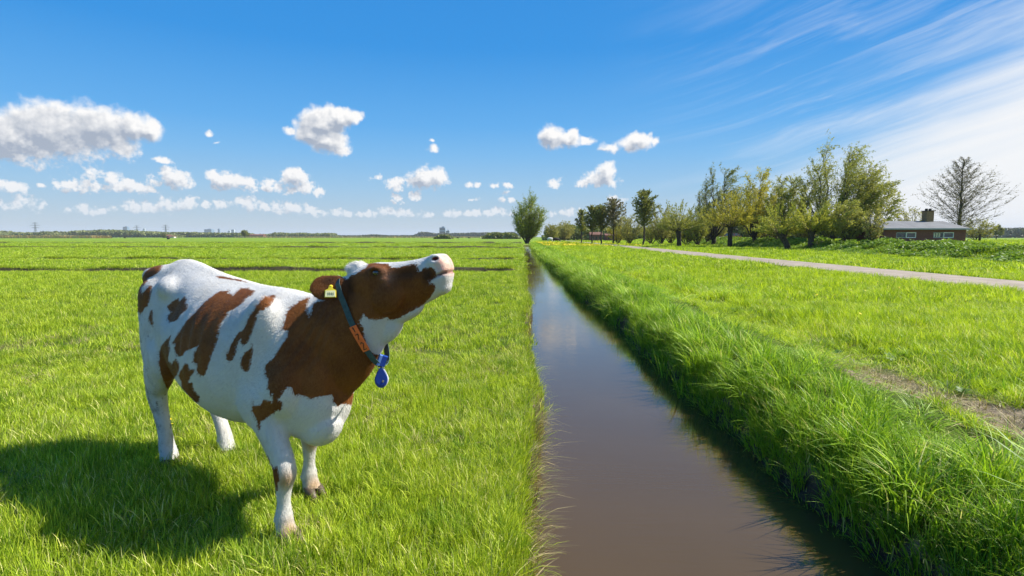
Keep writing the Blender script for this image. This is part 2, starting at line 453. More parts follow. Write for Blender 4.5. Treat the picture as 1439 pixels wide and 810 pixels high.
def height(X, Y):
    X, Y = np.broadcast_arrays(np.asarray(X, float), np.asarray(Y, float))
    z = .035 * (vnoise(X, Y, 2.3, 5) - .5) + .05 * (vnoise(X, Y, 9.0, 6) - .5)
    fade = np.exp(-np.abs(Y) / 500); z = z * fade
    # right bank: low levee, worn lane, field
    dR = X - right_edge(Y)
    lev = sstep(0, .75, dR) * (1 - sstep(1.3, 2.2, dR)) * .13 + sstep(2.6, 3.4, dR) * (1 - sstep(4, 9, dR)) * .06
    lev += (.10 * (vnoise(X, Y, .7, 7) - .5) + .14 * (vnoise(X, Y, 1.9, 8) - .5)) * sstep(.1, .5, dR) * (1 - sstep(2.6, 4, dR))
    z = np.where(X > 1, z + lev * np.where(Y < 200, 1, 0), z)
    # embankment beyond the path
    e = sstep(0, 4.5, X - bank_x(Y)) * .86 * (1 - sstep(170, 260, Y)) * (1 - sstep(120, 200, X))
    z = z + e
    # the ditch
    end = 1 - sstep(DITCH_END, DITCH_END + 3, Y)
    wl = sstep(0.16, -.10, X - left_edge(Y)); wr = sstep(-.28, .30, dR)
    inside = np.clip(1 - wl - wr, 0, 1) * end
    bed = -.85
    z = z * (1 - inside) + bed * inside
    # cross drains on the left
    for y0, hw, dp, sl, lip in CROSS:
        d = Y - drain_y(X, y0, sl); lf = sstep(.0, -.8, X); br = .25 + 1.1 * vnoise(X, X * 0, 2.6, y0 + 1)
        z = z + lf * (-dp * np.exp(-(d / hw) ** 2) * np.minimum(br, 1) - .45 * lip * np.exp(-((d + 3 * hw) / (3 * hw)) ** 2) + lip * br * np.exp(-((d - 2.1 * hw) / (1.0 * hw)) ** 2))
    return z
def axis(segs):
    out = []
    for a, b, st in segs: out += list(np.arange(a, b, st))
    return np.array(out)
def geo_ax(a, b, r0, k):
    out = [a]; st = r0
    while out[-1] < b: out.append(out[-1] + st); st *= k
    return np.array(out)
gx = np.concatenate([-geo_ax(2.2, 9000, .3, 1.075)[::-1], axis([(-2.0, -.4, .2), (-.4, .5, .05), (.5, 1.6, .2), (1.6, 3.2, .07), (3.2, 6.2, .15), (6.2, 14, .5)]), geo_ax(14, 9000, .5, 1.06)])
gy = np.concatenate([axis([(-12, 1.5, .8), (1.5, 10, .16), (10, 25.5, .35), (25.0, 29.8, .11), (29.5, 40.2, .5), (40.2, 43.2, .15), (43.2, 81, 1.0), (81, 87, .4), (87, 120, 1.2), (120, 129, .6)]), geo_ax(129, 14000, 1.5, 1.07)])
GXX, GYY = np.meshgrid(gx, gy); GZ = height(GXX, GYY)
GV = np.stack([GXX.ravel(), GYY.ravel(), GZ.ravel()], 1)
nx, ny = len(gx), len(gy); ii = np.arange((ny - 1) * nx).reshape(ny - 1, nx)[:, :-1].ravel()
GF = np.stack([ii, ii + 1, ii + nx + 1, ii + nx], 1)
# bare soil: ditch walls, drains, the worn strip on the right bank
dRg = GXX - right_edge(GYY)
dirt_m = dirt_strip(GXX, GYY) + .40 * np.exp(-((dRg - 2.35) / .25) ** 2) * sstep(40, 8, GYY) * (vnoise(GXX, GYY, 2.5, 15) > .45)
soil = np.maximum(dirt_m * (.55 + .9 * vnoise(GXX, GYY, .7, 13)), sstep(-.10, -.25, GZ)); drain = np.zeros_like(GZ)
for y0, hw, dp, sl, lip in CROSS:
    d_ = (GYY - drain_y(GXX, y0, sl)) / hw; drain = np.maximum(drain, sstep(-1.4, -.5, d_) * sstep(2.6, 2.0, d_) * sstep(0, -.8, GXX)); soil = np.maximum(soil, sstep(-1.0, -.3, d_) * sstep(2.3, 1.7, d_) * sstep(0, -.8, GXX) * (.35 + .9 * vnoise(GXX, GXX * 0, 2.6, y0 + 1)))
gmat, nt, out = new_mat('meadow_soil_and_sward'); t = NT(nt); P = t.pos()
n_a = t.noise(P, .35, 4, .6); n_b = t.noise(P, 6.0, 5, .65); n_c = t.noise(P, .06, 3, .5); n_d = t.noise(P, 45.0, 3, .6)
g1 = t.mix(t.ramp(n_b, .35, .65), (.060, .110, .008), (.150, .245, .014))
g2 = t.mix(t.ramp(n_a, .35, .68), g1, (.245, .330, .032))
g2 = t.mix(t.math('MULTIPLY', t.ramp(n_c, .45, .62), .5), g2, (.150, .255, .014))
stripes = t.noise(t.n('ShaderNodeMapping', {'Vector': P, 'Scale': (.01, .10, 1)}).outputs[0], 1.0, 5, .65)
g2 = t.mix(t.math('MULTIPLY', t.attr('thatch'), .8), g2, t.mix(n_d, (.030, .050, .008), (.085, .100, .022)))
g2 = t.mix(t.math('MULTIPLY', t.ramp(stripes, .50, .66), .55), g2, (.130, .215, .016))
earth = t.mix(t.ramp(n_b, .3, .7), (.085, .064, .044), (.34, .265, .185))
earth = t.mix(t.math('MULTIPLY', t.ramp(n_d, .5, .7), .6), earth, (.42, .34, .22))
wet = t.ramp(t.n('ShaderNodeSeparateXYZ', {0: P}).outputs[2], -.30, -.10, 1.0, 0.0)
earth = t.mix(t.math('MULTIPLY', wet, .85), earth, (.026, .020, .013))
earth = t.mix(t.math('MULTIPLY', t.attr('drain'), .9), earth, t.mix(n_b, (.020, .016, .010), (.050, .052, .018)))
cc = t.mix(t.ramp(t.math('ADD', t.attr('soil'), t.math('MULTIPLY', t.math('SUBTRACT', n_b, .5), .8)), .35, .6), g2, earth)
nr = t.bump(t.math('ADD', n_b, n_d), .8, .04)
nt.links.new(t.principled(cc, .9, nr, .12), out.inputs[0])
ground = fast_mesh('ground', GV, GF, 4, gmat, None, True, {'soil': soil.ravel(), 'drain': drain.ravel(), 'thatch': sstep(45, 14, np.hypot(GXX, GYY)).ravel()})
tag(ground, 'flat green polder meadow reaching to the horizon', 'ground', kind='structure')

# ---------------------------------------------------------------- water in the ditch
wmat, nt, out = new_mat('ditch_water'); t = NT(nt); P = t.pos()
rip = t.noise(t.n('ShaderNodeMapping', {'Vector': P, 'Scale': (.75, 4.6, 1), 'Rotation': (0, 0, .06)}).outputs[0], 4.2, 3, .55)
rip2 = t.noise(t.n('ShaderNodeMapping', {'Vector': P, 'Scale': (.5, 1.2, 1)}).outputs[0], .9, 2, .5)
calm = t.ramp(t.noise(P, .22, 2, .5), .35, .65, .35, 1.0)
h_ = t.math('MULTIPLY', t.math('ADD', rip, t.math('MULTIPLY', rip2, 1.2)), calm)
nr = t.bump(h_, .065, .030)
silt = t.mix(t.noise(P, .8, 3, .5), (.066, .041, .014), (.086, .055, .020))
nt.links.new(t.principled(silt, .03, nr, .62, IOR=1.37), out.inputs[0])
wy = np.concatenate([np.arange(-12, 12, .5), np.arange(12, DITCH_END + 3, 2.0)])
WV = np.concatenate([np.stack([np.full_like(wy, -.35), wy, np.full_like(wy, WATER_Z)], 1), np.stack([np.full_like(wy, 2.75), wy, np.full_like(wy, WATER_Z)], 1)])
n_ = len(wy); k_ = np.arange(n_ - 1)
water = fast_mesh('ditch_water', WV, np.stack([k_, k_ + n_, k_ + n_ + 1, k_ + 1], 1), 4, wmat)
tag(water, 'still brown ditch water mirroring the sky between the two grassy banks', 'water', kind='structure')

# ---------------------------------------------------------------- the narrow road
pmat, nt, out = new_mat('worn_asphalt'); t = NT(nt); P = t.pos()
pa = t.mix(t.ramp(t.noise(P, 1.3, 5, .6), .3, .7), (.25, .205, .160), (.34, .285, .225))
pa = t.mix(t.math('MULTIPLY', t.ramp(t.noise(P, 40, 3, .6), .5, .7), .5), pa, (.40, .345, .28))
pa = t.mix(t.math('MULTIPLY', t.ramp(t.noise(t.n('ShaderNodeMapping', {'Vector': P, 'Scale': (2.2, .05, 1)}).outputs[0], 1, 3, .5), .5, .7), .35), pa, (.20, .165, .13))
nt.links.new(t.principled(pa, .85, t.bump(t.noise(P, 60, 3), .3, .01), .2), out.inputs[0])
py_ = np.concatenate([np.arange(-20, 100, 1.0), np.arange(100, 420, 4.0)])
def path_near(Y): return 14.1 + .30 * np.sin(Y / 21.0 + 2.6) + .12 * (vnoise(Y, Y * 0, 3, 11) - .5)
def path_far(Y): return 17.45 + .30 * np.sin(Y / 21.0 + 2.6) + .008 * np.clip(Y, 0, 100) + .12 * (vnoise(Y, Y * 0, 3, 12) - .5)
pxs = np.linspace(0, 1, 7)
PX_ = path_near(py_)[:, None] * (1 - pxs) + path_far(py_)[:, None] * pxs
PY_ = np.repeat(py_[:, None], 7, 1)
PZ_ = .075 + .03 * (1 - (2 * pxs - 1) ** 2)[None, :] + 0 * PX_
m_ = len(py_); ii = np.arange((m_ - 1) * 7).reshape(m_ - 1, 7)[:, :-1].ravel()
path = fast_mesh('path', np.stack([PX_.ravel(), PY_.ravel(), PZ_.ravel()], 1), np.stack([ii, ii + 1, ii + 8, ii + 7], 1), 4, pmat, None, True)
tag(path, 'pale narrow asphalt lane running along the meadow', 'path', kind='structure')
# ---------------------------------------------------------------- grass
def grass_material(name, ca, cb, cc, dry, trans=.42, dry_amt=.12, scale=.5, cd=(.085, .220, .010)):
    m, nt, out = new_mat(name); t = NT(nt); P = t.pos()
    rnd = t.n('ShaderNodeObjectInfo').outputs['Random']
    nz = t.noise(P, scale, 3, .6); tint = t.attr('tint'); th = t.attr('along')
    c = t.mix(t.ramp(t.math('ADD', nz, t.math('MULTIPLY', t.math('SUBTRACT', rnd, .5), .35)), .30, .70), ca, cb)
    c = t.mix(t.math('MULTIPLY', t.ramp(t.math('ADD', t.noise(P, 3.2, 3, .6), t.math('MULTIPLY', t.math('SUBTRACT', t.noise(P, .9, 2, .5), .5), .5)), .50, .66), .85), c, cd)
    c = t.mix(t.math('MULTIPLY', t.math('POWER', tint, 2.2), .85), c, cc)
    c = t.mix(t.math('MULTIPLY', t.math('POWER', th, 2.0), .30), c, cc)
    pick = t.math('GREATER_THAN', t.math('ADD', tint, t.math('MULTIPLY', t.math('SUBTRACT', t.noise(P, 1.4, 3), .5), .5)), 1.0 - dry_amt)
    c = t.mix(t.math('MULTIPLY', pick, .75), c, dry)
    old = t.math('FRACT', t.math('MULTIPLY', tint, 7.31))                      # young and old leaves differ in depth of green
    c = t.mix(1.0, c, t.n('ShaderNodeCombineXYZ', {0: t.math('MULTIPLY_ADD', old, 1.15, .52), 1: t.math('MULTIPLY_ADD', old, 1.05, .63), 2: t.math('MULTIPLY_ADD', old, 1.05, .42)}).outputs[0], 'MULTIPLY')
    b1 = t.principled(c, .45, None, .22)
    tr = t.n('ShaderNodeBsdfTranslucent', {'Color': t.mix(.5, c, t.mix(1.0, c, (1.0, .95, .35), 'MULTIPLY'))})
    mx = t.n('ShaderNodeMixShader', {0: trans, 1: b1, 2: tr.outputs[0]})
    nt.links.new(mx.outputs[0], out.inputs[0])
    return m
M_PASTURE = grass_material('pasture_grass', (.235, .350, .014), (.370, .450, .026), (.560, .600, .080), (.62, .54, .28), .42, .09)
M_BANK = grass_material('bank_grass', (.120, .270, .010), (.245, .390, .018), (.460, .560, .065), (.58, .50, .27), .40, .06)
M_FIELD = grass_material('field_grass', (.260, .385, .010), (.395, .485, .018), (.550, .610, .050), (.58, .50, .25), .42, .06)
M_DRY = grass_material('dead_grass', (.36, .29, .15), (.28, .22, .12), (.45, .38, .22), (.30, .24, .14), .25, .2, cd=(.30, .24, .13))

def blades(n, r, h0, h1, w, bend, lean=(0, 0), seed=0, levels=(0, .35, .7), clump=1.0):
    g = np.random.default_rng(seed); k = len(levels)
    a = g.uniform(0, 2 * np.pi, n); rr = r * np.sqrt(g.uniform(0, 1, n)); bx, by = rr * np.cos(a), rr * np.sin(a)
    ph = a + g.normal(0, .9, n); h = g.uniform(h0, h1, n) * (1 - .35 * (rr / max(r, 1e-6)) ** 2); bd = bend * g.uniform(.3, 1.5, n)
    ww = w * g.uniform(.6, 1.3, n); pa = ph + np.pi / 2 + g.normal(0, .5, n)
    dx, dy = np.cos(ph) * bd + lean[0], np.sin(ph) * bd + lean[1]
    V = []; AL = []
    for t in list(levels) + [1.0]:
        f = t ** 1.9; mag = np.sqrt(dx ** 2 + dy ** 2)
        ox, oy = bx + dx * h * f, by + dy * h * f
        oz = h * (t - .42 * np.minimum(mag, 1.6) * t ** 2.4) - (.02 if t == 0 else 0)
        if t < 1:
            hw = ww * (1 - t) ** .55 * (.75 if t == 0 else 1) / 2
            V += [np.stack([ox - np.cos(pa) * hw, oy - np.sin(pa) * hw, oz], 1), np.stack([ox + np.cos(pa) * hw, oy + np.sin(pa) * hw, oz], 1)]; AL += [t, t]
        else: V.append(np.stack([ox, oy, oz], 1)); AL.append(1)
    m = 2 * k + 1; VV = np.stack(V, 1).reshape(-1, 3); base = np.arange(n)[:, None] * m; F = []
    for i in range(k - 1): F += [[2 * i, 2 * i + 1, 2 * i + 3], [2 * i, 2 * i + 3, 2 * i + 2]]
    F.append([2 * k - 2, 2 * k - 1, 2 * k])
    FF = (base[:, None, :] + np.array(F)[None]).reshape(-1, 3)
    tint = np.repeat(g.uniform(0, 1, n), m); al = np.tile(np.array(AL, float), n)
    return VV, FF, tint, al

def proto_set(name, specs, mat):
    c = bpy.data.collections.new(name)
    for i, sp in enumerate(specs):
        V, Fc, ti, al = blades(**sp)
        o = fast_mesh('%s_%02d' % (name, i), V, Fc, 3, mat, None, True, {'tint': ti, 'along': al})
        COL.objects.unlink(o); c.objects.link(o)
    return c

def scatter(name, pts, rot, scl, idx, protos, label, cat):
    me = bpy.data.meshes.new(name); n = len(pts)
    me.vertices.add(n); me.vertices.foreach_set('co', np.ascontiguousarray(pts, dtype=np.float32).ravel())
    for k, typ, a in (('rot', 'FLOAT_VECTOR', rot), ('scl', 'FLOAT_VECTOR', scl)):
        at = me.attributes.new(k, typ, 'POINT'); at.data.foreach_set('vector', np.ascontiguousarray(a, dtype=np.float32).ravel())
    at = me.attributes.new('idx', 'INT', 'POINT'); at.data.foreach_set('value', np.ascontiguousarray(idx, dtype=np.int32))
    me.update(); o = link(bpy.data.objects.new(name, me))
    ng = bpy.data.node_groups.new(name + '_scatter', 'GeometryNodeTree')
    ng.interface.new_socket('Geometry', in_out='INPUT', socket_type='NodeSocketGeometry'); ng.interface.new_socket('Geometry', in_out='OUTPUT', socket_type='NodeSocketGeometry')
    N, L = ng.nodes, ng.links; gi, go = N.new('NodeGroupInput'), N.new('NodeGroupOutput')
    ip = N.new('GeometryNodeInstanceOnPoints'); ci = N.new('GeometryNodeCollectionInfo')
    ci.inputs['Collection'].default_value = protos; ci.inputs['Separate Children'].default_value = True; ci.inputs['Reset Children'].default_value = True
    def na(k, typ):
        x = N.new('GeometryNodeInputNamedAttribute'); x.data_type = typ; x.inputs['Name'].default_value = k; return x.outputs[0]
    er = N.new('FunctionNodeEulerToRotation')
    L.new(na('rot', 'FLOAT_VECTOR'), er.inputs[0]); L.new(er.outputs[0], ip.inputs['Rotation'])
    L.new(na('scl', 'FLOAT_VECTOR'), ip.inputs['Scale']); L.new(na('idx', 'INT'), ip.inputs['Instance Index'])
    ip.inputs['Pick Instance'].default_value = True
    L.new(ci.outputs[0], ip.inputs['Instance']); L.new(gi.outputs[0], ip.inputs['Points']); L.new(ip.outputs[0], go.inputs[0])
    md = o.modifiers.new('scatter', 'NODES'); md.node_group = ng
    return tag(o, label, cat, kind='stuff')

def sample(n_per_m2, x0, x1, y0, y1, keep=None):
    """random points in a rectangle, kept inside a wide view wedge"""
    n = int(n_per_m2 * (x1 - x0) * (y1 - y0)); X = rng.uniform(x0, x1, n); Y = rng.uniform(y0, y1, n)
    m = (X > -1.02 * Y - 1.6) & (X < 1.0 * Y + 1.6)
    if keep is not None: m &= keep(X, Y)
    return X[m], Y[m]
class Sward:
    def __init__(self): self.p, self.r, self.s, self.i = [], [], [], []
    def add(self, X, Y, ids, smin, smax, hvar=None, tilt=.12, dz=0.0, rz=None, rzs=1.1):
        n = len(X)
        if n == 0: return
        self.p.append(np.stack([X, Y, height(X, Y) + dz], 1))
        self.r.append(np.stack([rng.normal(0, tilt, n), rng.normal(0, tilt, n), rng.uniform(0, 6.283, n) if rz is None else rz + rng.normal(0, rzs, n)], 1))
        s = rng.uniform(smin, smax, n); h = s if hvar is None else s * hvar
        self.s.append(np.stack([s, s, h], 1)); self.i.append(rng.choice(ids, n))
    def build(self, name, protos, label, cat):
        o = scatter(name, np.concatenate(self.p), np.concatenate(self.r), np.concatenate(self.s), np.concatenate(self.i), protos, label, cat)
        return o

# -- left pasture: short grazed sward with ranker tufts
PA = proto_set('pasture_tuft', [dict(n=24, r=.055, h0=.05, h1=.125, w=.0046, bend=.50, seed=s) for s in range(6)]            # 0-5 near
     + [dict(n=18, r=.045, h0=.10, h1=.22, w=.0056, bend=.50, seed=20 + s) for s in range(3)]                                    # 6-8 rank tufts
     + [dict(n=40, r=.13, h0=.05, h1=.12, w=.0075, bend=.55, seed=30 + s, levels=(0, .5)) for s in range(4)]                     # 9-12 mid
     + [dict(n=70, r=.38, h0=.06, h1=.14, w=.017, bend=.8, seed=40 + s, levels=(0, .5)) for s in range(4)]                     # 13-16 far
     + [dict(n=90, r=1.1, h0=.07, h1=.17, w=.045, bend=.9, seed=50 + s, levels=(0, .5)) for s in range(3)], M_PASTURE)          # 17-19 very far
def off_drain(X, Y):
    m = np.ones(len(X), bool)
    for y0, hw, dp, sl, lip in CROSS: d = (Y - drain_y(X, y0, sl)) / hw; m &= (d < -1.0) | (d > 1.9 - 1.2 * (vnoise(X, X * 0, 2.6, y0 + 1) < .3)) | (X > -.3)
    return m
on_left = lambda X, Y: (X < left_edge(Y) - .03) & off_drain(X, Y)
sw = Sward()
def hv(X, Y): return .45 + .75 * vnoise(X, Y, .30, 20) ** 1.3 + .65 * vnoise(X, Y, .8, 21) ** 1.6 + .35 * vnoise(X, Y, 2.6, 22)
for y0, y1, x0, d, ids, a, b in [(1.2, 4.2, -6, 620, range(6), .85, 1.3), (4.2, 7.5, -9, 330, range(6), .95, 1.4), (7.5, 13, -15, 52, range(9, 13), .9, 1.35), (13, 26.5, -29, 24, range(9, 13), 1.0, 1.6),
                             (26.5, 48, -51, 3.6, range(13, 17), .9, 1.5), (48, 82, -86, 1.3, range(13, 17), 1.1, 1.9), (82, 170, -175, .16, range(17, 20), .9, 1.6)]:
    X, Y = sample(d, x0, .2, y0, y1, on_left); sw.add(X, Y, list(ids), a, b, hv(X, Y))
# ranker tufts in patches, and along the ditch edge
X, Y = sample(190, -8, .2, 1.2, 7.5, lambda X, Y: on_left(X, Y) & (vnoise(X, Y, .55, 23) > .66)); sw.add(X, Y, [6, 7, 8], .7, 1.3)
X, Y = sample(26, -14, .2, 7.5, 16, lambda X, Y: on_left(X, Y) & (vnoise(X, Y, 1.1, 24) > .66)); sw.add(X, Y, [6, 7, 8], .9, 1.6)
X, Y = sample(300, -.55, .25, 1.2, 9, lambda X, Y: (X < left_edge(Y) + .06) & (X > left_edge(Y) - .38 * vnoise(X, Y, .6, 25))); sw.add(X, Y, [6, 7, 8], .55, 1.0, None, .2)
X, Y = sample(60, -.5, .25, 9, 30, lambda X, Y: (X < left_edge(Y) + .06) & (X > left_edge(Y) - .30)); sw.add(X, Y, [6, 7, 8], .8, 1.4)
# rank grass on the lips of the field drains
for (y0, hw, dp, sl, lip), st in zip(CROSS[:3], (.35, .4, .9)):
    Xd = rng.uniform(-1.05 * y0, -.4, int(1.05 * y0 / st * 14)); sgn = np.where(rng.uniform(0, 1, len(Xd)) < .9, 1, -1)
    Yd = drain_y(Xd, y0, sl) + sgn * hw * rng.uniform(1.9, 3.0, len(Xd))
    k = vnoise(Xd, Yd, 1.6, 26) > .45; sw.add(Xd[k], Yd[k], [9, 10, 11, 12], .8 * (1 + y0 / 60), 1.4 * (1 + y0 / 60), 1.1)
sw.build('pasture_grass', PA, 'short bright green pasture grass under and behind the cow', 'grass')

# -- long grass hanging over the left water edge, with pale dead stems
LE = proto_set('edge_tuft', [dict(n=9, r=.03, h0=.14, h1=.30, w=.0055, bend=.7, lean=(.55, 0), seed=60 + s) for s in range(4)], M_PASTURE)
sw = Sward()
X, Y = sample(300, -.3, .3, 1.5, 9, lambda X, Y: (np.abs(X - left_edge(Y)) < .07) & (vnoise(X, Y, .45, 27) > .38)); sw.add(X, Y, range(4), .6, 1.25, None, .15, -.03, np.zeros(len(X)))
X, Y = sample(50, -.2, .3, 9, 40, lambda X, Y: (np.abs(X - left_edge(Y)) < .08)); sw.add(X, Y, range(4), .6, 1.1, None, .15, -.03, np.zeros(len(X)))
sw.build('ditch_edge_grass', LE, 'blades of grass leaning over the left edge of the ditch', 'grass')
DE = proto_set('dead_stem', [dict(n=6, r=.04, h0=.15, h1=.36, w=.0075, bend=.35, lean=(1.05, .0), seed=70 + s) for s in range(4)]
     + [dict(n=14, r=.10, h0=.05, h1=.16, w=.006, bend=1.5, seed=80 + s) for s in range(4)], M_DRY)
sw = Sward()
X, Y = sample(300, -.3, .3, 2.6, 5.6, lambda X, Y: (np.abs(X - left_edge(Y) - .02) < .05) & (vnoise(X, Y, .35, 28) > .45)); sw.add(left_edge(Y) + rng.uniform(-.07, .03, len(Y)), Y, range(4), .6, 1.25, None, .12, -.12, np.zeros(len(X)), .45); sw.p[-1][:, 2] = rng.uniform(-.34, -.10, len(X))
X, Y = sample(40, -.1, .3, 5.6, 14, lambda X, Y: (np.abs(X - left_edge(Y) - .03) < .05) & (vnoise(X, Y, .6, 29) > .5)); sw.add(left_edge(Y) + rng.uniform(-.07, .03, len(Y)), Y, range(4), .5, .9, None, .12, -.12, np.zeros(len(X)), .45); sw.p[-1][:, 2] = rng.uniform(-.34, -.10, len(X))
X, Y = sample(150, 3.0, 6.5, 2.0, 9.5, lambda X, Y: dirt_strip(X, Y) > rng.uniform(.15, 1, len(X))); sw.add(X, Y, range(4, 8), .7, 1.4, .6, .3)
X, Y = sample(25, 3.0, 6.5, 8, 30, lambda X, Y: (np.abs(X - right_edge(Y) - 2.3) < .3) & (vnoise(X, Y, 1.5, 30) > .5)); sw.add(X, Y, range(4, 8), .8, 1.5, .8, .3)
X, Y = sample(70, -8, 0, 1.5, 10, lambda X, Y: on_left(X, Y) & (vnoise(X, Y, .35, 31) * .6 + vnoise(X, Y, 1.3, 44) * .4 > .62)); sw.add(X, Y, range(4, 8), .45, .9, 1.0, .3, .03)
X, Y = sample(60, 1.7, 2.5, 2.0, 16, lambda X, Y: np.abs(X - right_edge(Y) - .0) < .12); sw.add(X, Y, range(4, 8), .7, 1.6, .8, .5, -.20)
sw.build('dead_grass', DE, 'straw coloured dead grass and stems at the water edge and the worn strip', 'dead grass')

# -- right bank: long lush drooping grass
BK = proto_set('bank_tuft', [dict(n=22, r=.07, h0=.20, h1=.44, w=.0095, bend=.62, lean=(-.06, -.03), seed=90 + s, levels=(0, .3, .55, .8)) for s in range(6)]   # 0-5 near
     + [dict(n=34, r=.16, h0=.24, h1=.48, w=.012, bend=.9, lean=(-.10, -.04), seed=100 + s) for s in range(4)]                  # 6-9 mid
     + [dict(n=60, r=.42, h0=.24, h1=.50, w=.028, bend=.9, lean=(-.08, -.04), seed=110 + s, levels=(0, .5)) for s in range(3)]   # 10-12 far
     + [dict(n=95, r=.13, h0=.22, h1=.47, w=.0095, bend=.78, lean=(-.05, -.02), seed=160 + s, levels=(0, .3, .55, .8)) for s in range(5)]      # 13-17 tussocks
     + [dict(n=70, r=.16, h0=.26, h1=.55, w=.014, bend=1.1, lean=(-.08, -.03), seed=170 + s) for s in range(3)], M_BANK)                          # 18-20 tussocks farther off
def dR_(X, Y): return X - right_edge(Y)
levee = lambda a, b: (lambda X, Y: (dR_(X, Y) > a) & (dR_(X, Y) < b))
def bhv(X, Y): return .38 + .75 * vnoise(X, Y, .55, 32) + .35 * vnoise(X, Y, 1.6, 37)
sw = Sward(); z0 = lambda X: np.zeros(len(X))
for y0, y1, d, ids, a, b in [(1.6, 6.5, 78, range(6), .55, 1.0), (6.5, 13, 52, range(6), .65, 1.05), (13, 26, 34, range(6, 10), 1.0, 1.4), (26, 52, 13, range(6, 10), 1.2, 1.7), (52, 128, 3.2, range(10, 13), 1.1, 1.6)]:
    X, Y = sample(d, 1.5, 4.6, y0, y1, levee(.02, 1.75)); sw.add(X, Y, list(ids), a, b, bhv(X, Y) * (1 - .80 * sstep(.65, 1.3, dR_(X, Y))), .14, -.02, z0(X))
    X, Y = sample(d * .55, 3.2, 6.2, y0, y1, lambda X, Y: (dR_(X, Y) > 2.75) & (dR_(X, Y) < 3.9) & (vnoise(X, Y, 1.3, 33) > .36)); sw.add(X, Y, list(ids), a * .7, b * .8, bhv(X, Y), .16, -.02, z0(X))
# tussocks: mounded clumps with gaps between them
for y0, y1, d, ids in [(1.6, 14, 8.5, range(13, 18)), (14, 45, 7, range(18, 21))]:
    X, Y = sample(d, 1.5, 4.6, y0, y1, lambda X, Y: (dR_(X, Y) > .16) & (dR_(X, Y) < 1.25) & (vnoise(X, Y, .9, 39) > .25)); sw.add(X, Y, list(ids), .55, 1.45, .70 + .55 * vnoise(X, Y, 1.4, 40) - .45 * sstep(.7, 1.2, dR_(X, Y)), .12, -.02)
    X, Y = sample(d * .45, 3.2, 6.4, y0, y1, lambda X, Y: (dR_(X, Y) > 2.8) & (dR_(X, Y) < 3.9) & (vnoise(X, Y, 1.1, 43) > .45)); sw.add(X, Y, list(ids), .55, .95, .7, .12, -.02)
X, Y = sample(260, 1.5, 2.9, 1.6, 10, levee(.06, .36)); sw.add(X, Y, range(6), .45, .85, None, .22, -.01, z0(X)); sw.p[-1][:, 2] = np.maximum(sw.p[-1][:, 2], WATER_Z - .04)
# steep side of the bank down to the water
for y0, y1, d, ids, a, b in [(1.6, 12, 150, range(6), .45, .85), (12, 40, 34, range(6, 10), .7, 1.0), (40, 124, 5, range(10, 13), .7, 1.1)]:
    X, Y = sample(d, 1.5, 2.8, y0, y1, levee(-.10, .32)); sw.add(X, Y, list(ids), a, b, None, .2, -.05, z0(X))
sw.build('bank_grass', BK, 'long lush drooping grass on the right bank of the ditch', 'grass')

# -- right field and the verge beyond the lane
FL = proto_set('field_tuft', [dict(n=20, r=.07, h0=.11, h1=.26, w=.0072, bend=.8, lean=(-.12, -.05), seed=120 + s) for s in range(5)]                             # 0-4
     + [dict(n=36, r=.2, h0=.11, h1=.26, w=.014, bend=.8, lean=(-.12, -.05), seed=130 + s, levels=(0, .5)) for s in range(4)]                                       # 5-8
     + [dict(n=64, r=.5, h0=.11, h1=.28, w=.030, bend=.85, lean=(-.1, -.05), seed=140 + s, levels=(0, .5)) for s in range(4)]                                       # 9-12
     + [dict(n=90, r=1.2, h0=.12, h1=.30, w=.065, bend=.85, seed=150 + s, levels=(0, .5)) for s in range(3)], M_FIELD)                                              # 13-15
def off_path(X, Y): return ((X < path_near(Y) - .12) | (X > path_far(Y) + .12)) & (dR_(X, Y) > 1.55) & (dirt_strip(X, Y) < .18 + .62 * vnoise(X, Y, .28, 38) ** 1.5)
def fhv(X, Y): return .30 + .60 * vnoise(X, Y, .5, 34) + .70 * vnoise(X, Y, 1.4, 35) ** 1.4 + .45 * vnoise(X, Y, 4.5, 36)
sw = Sward()
for y0, y1, x1, d, ids, a, b in [(2.0, 6.5, 9, 190, range(5), .8, 1.2), (6.5, 13, 16, 110, range(5), .9, 1.35), (13, 25, 27, 26, range(5, 9), .9, 1.4), (25, 48, 50, 5.5, range(9, 13), .8, 1.3),
                             (48, 90, 60, 2.2, range(9, 13), 1.0, 1.6), (90, 200, 60, .3, range(13, 16), .9, 1.5)]:
    X, Y = sample(d, 3.4, x1, y0, y1, off_path); sw.add(X, Y, list(ids), a, b, fhv(X, Y) * np.where(dR_(X, Y) < 2.6, .55, 1))
X, Y = sample(1.2, 30, 110, 30, 120, lambda X, Y: X > bank_x(Y) + 3); sw.add(X, Y, range(9, 13), 1.0, 1.5)
sw.build('field_grass', FL, 'bright yellow green grass between the ditch, the lane and the house', 'grass')
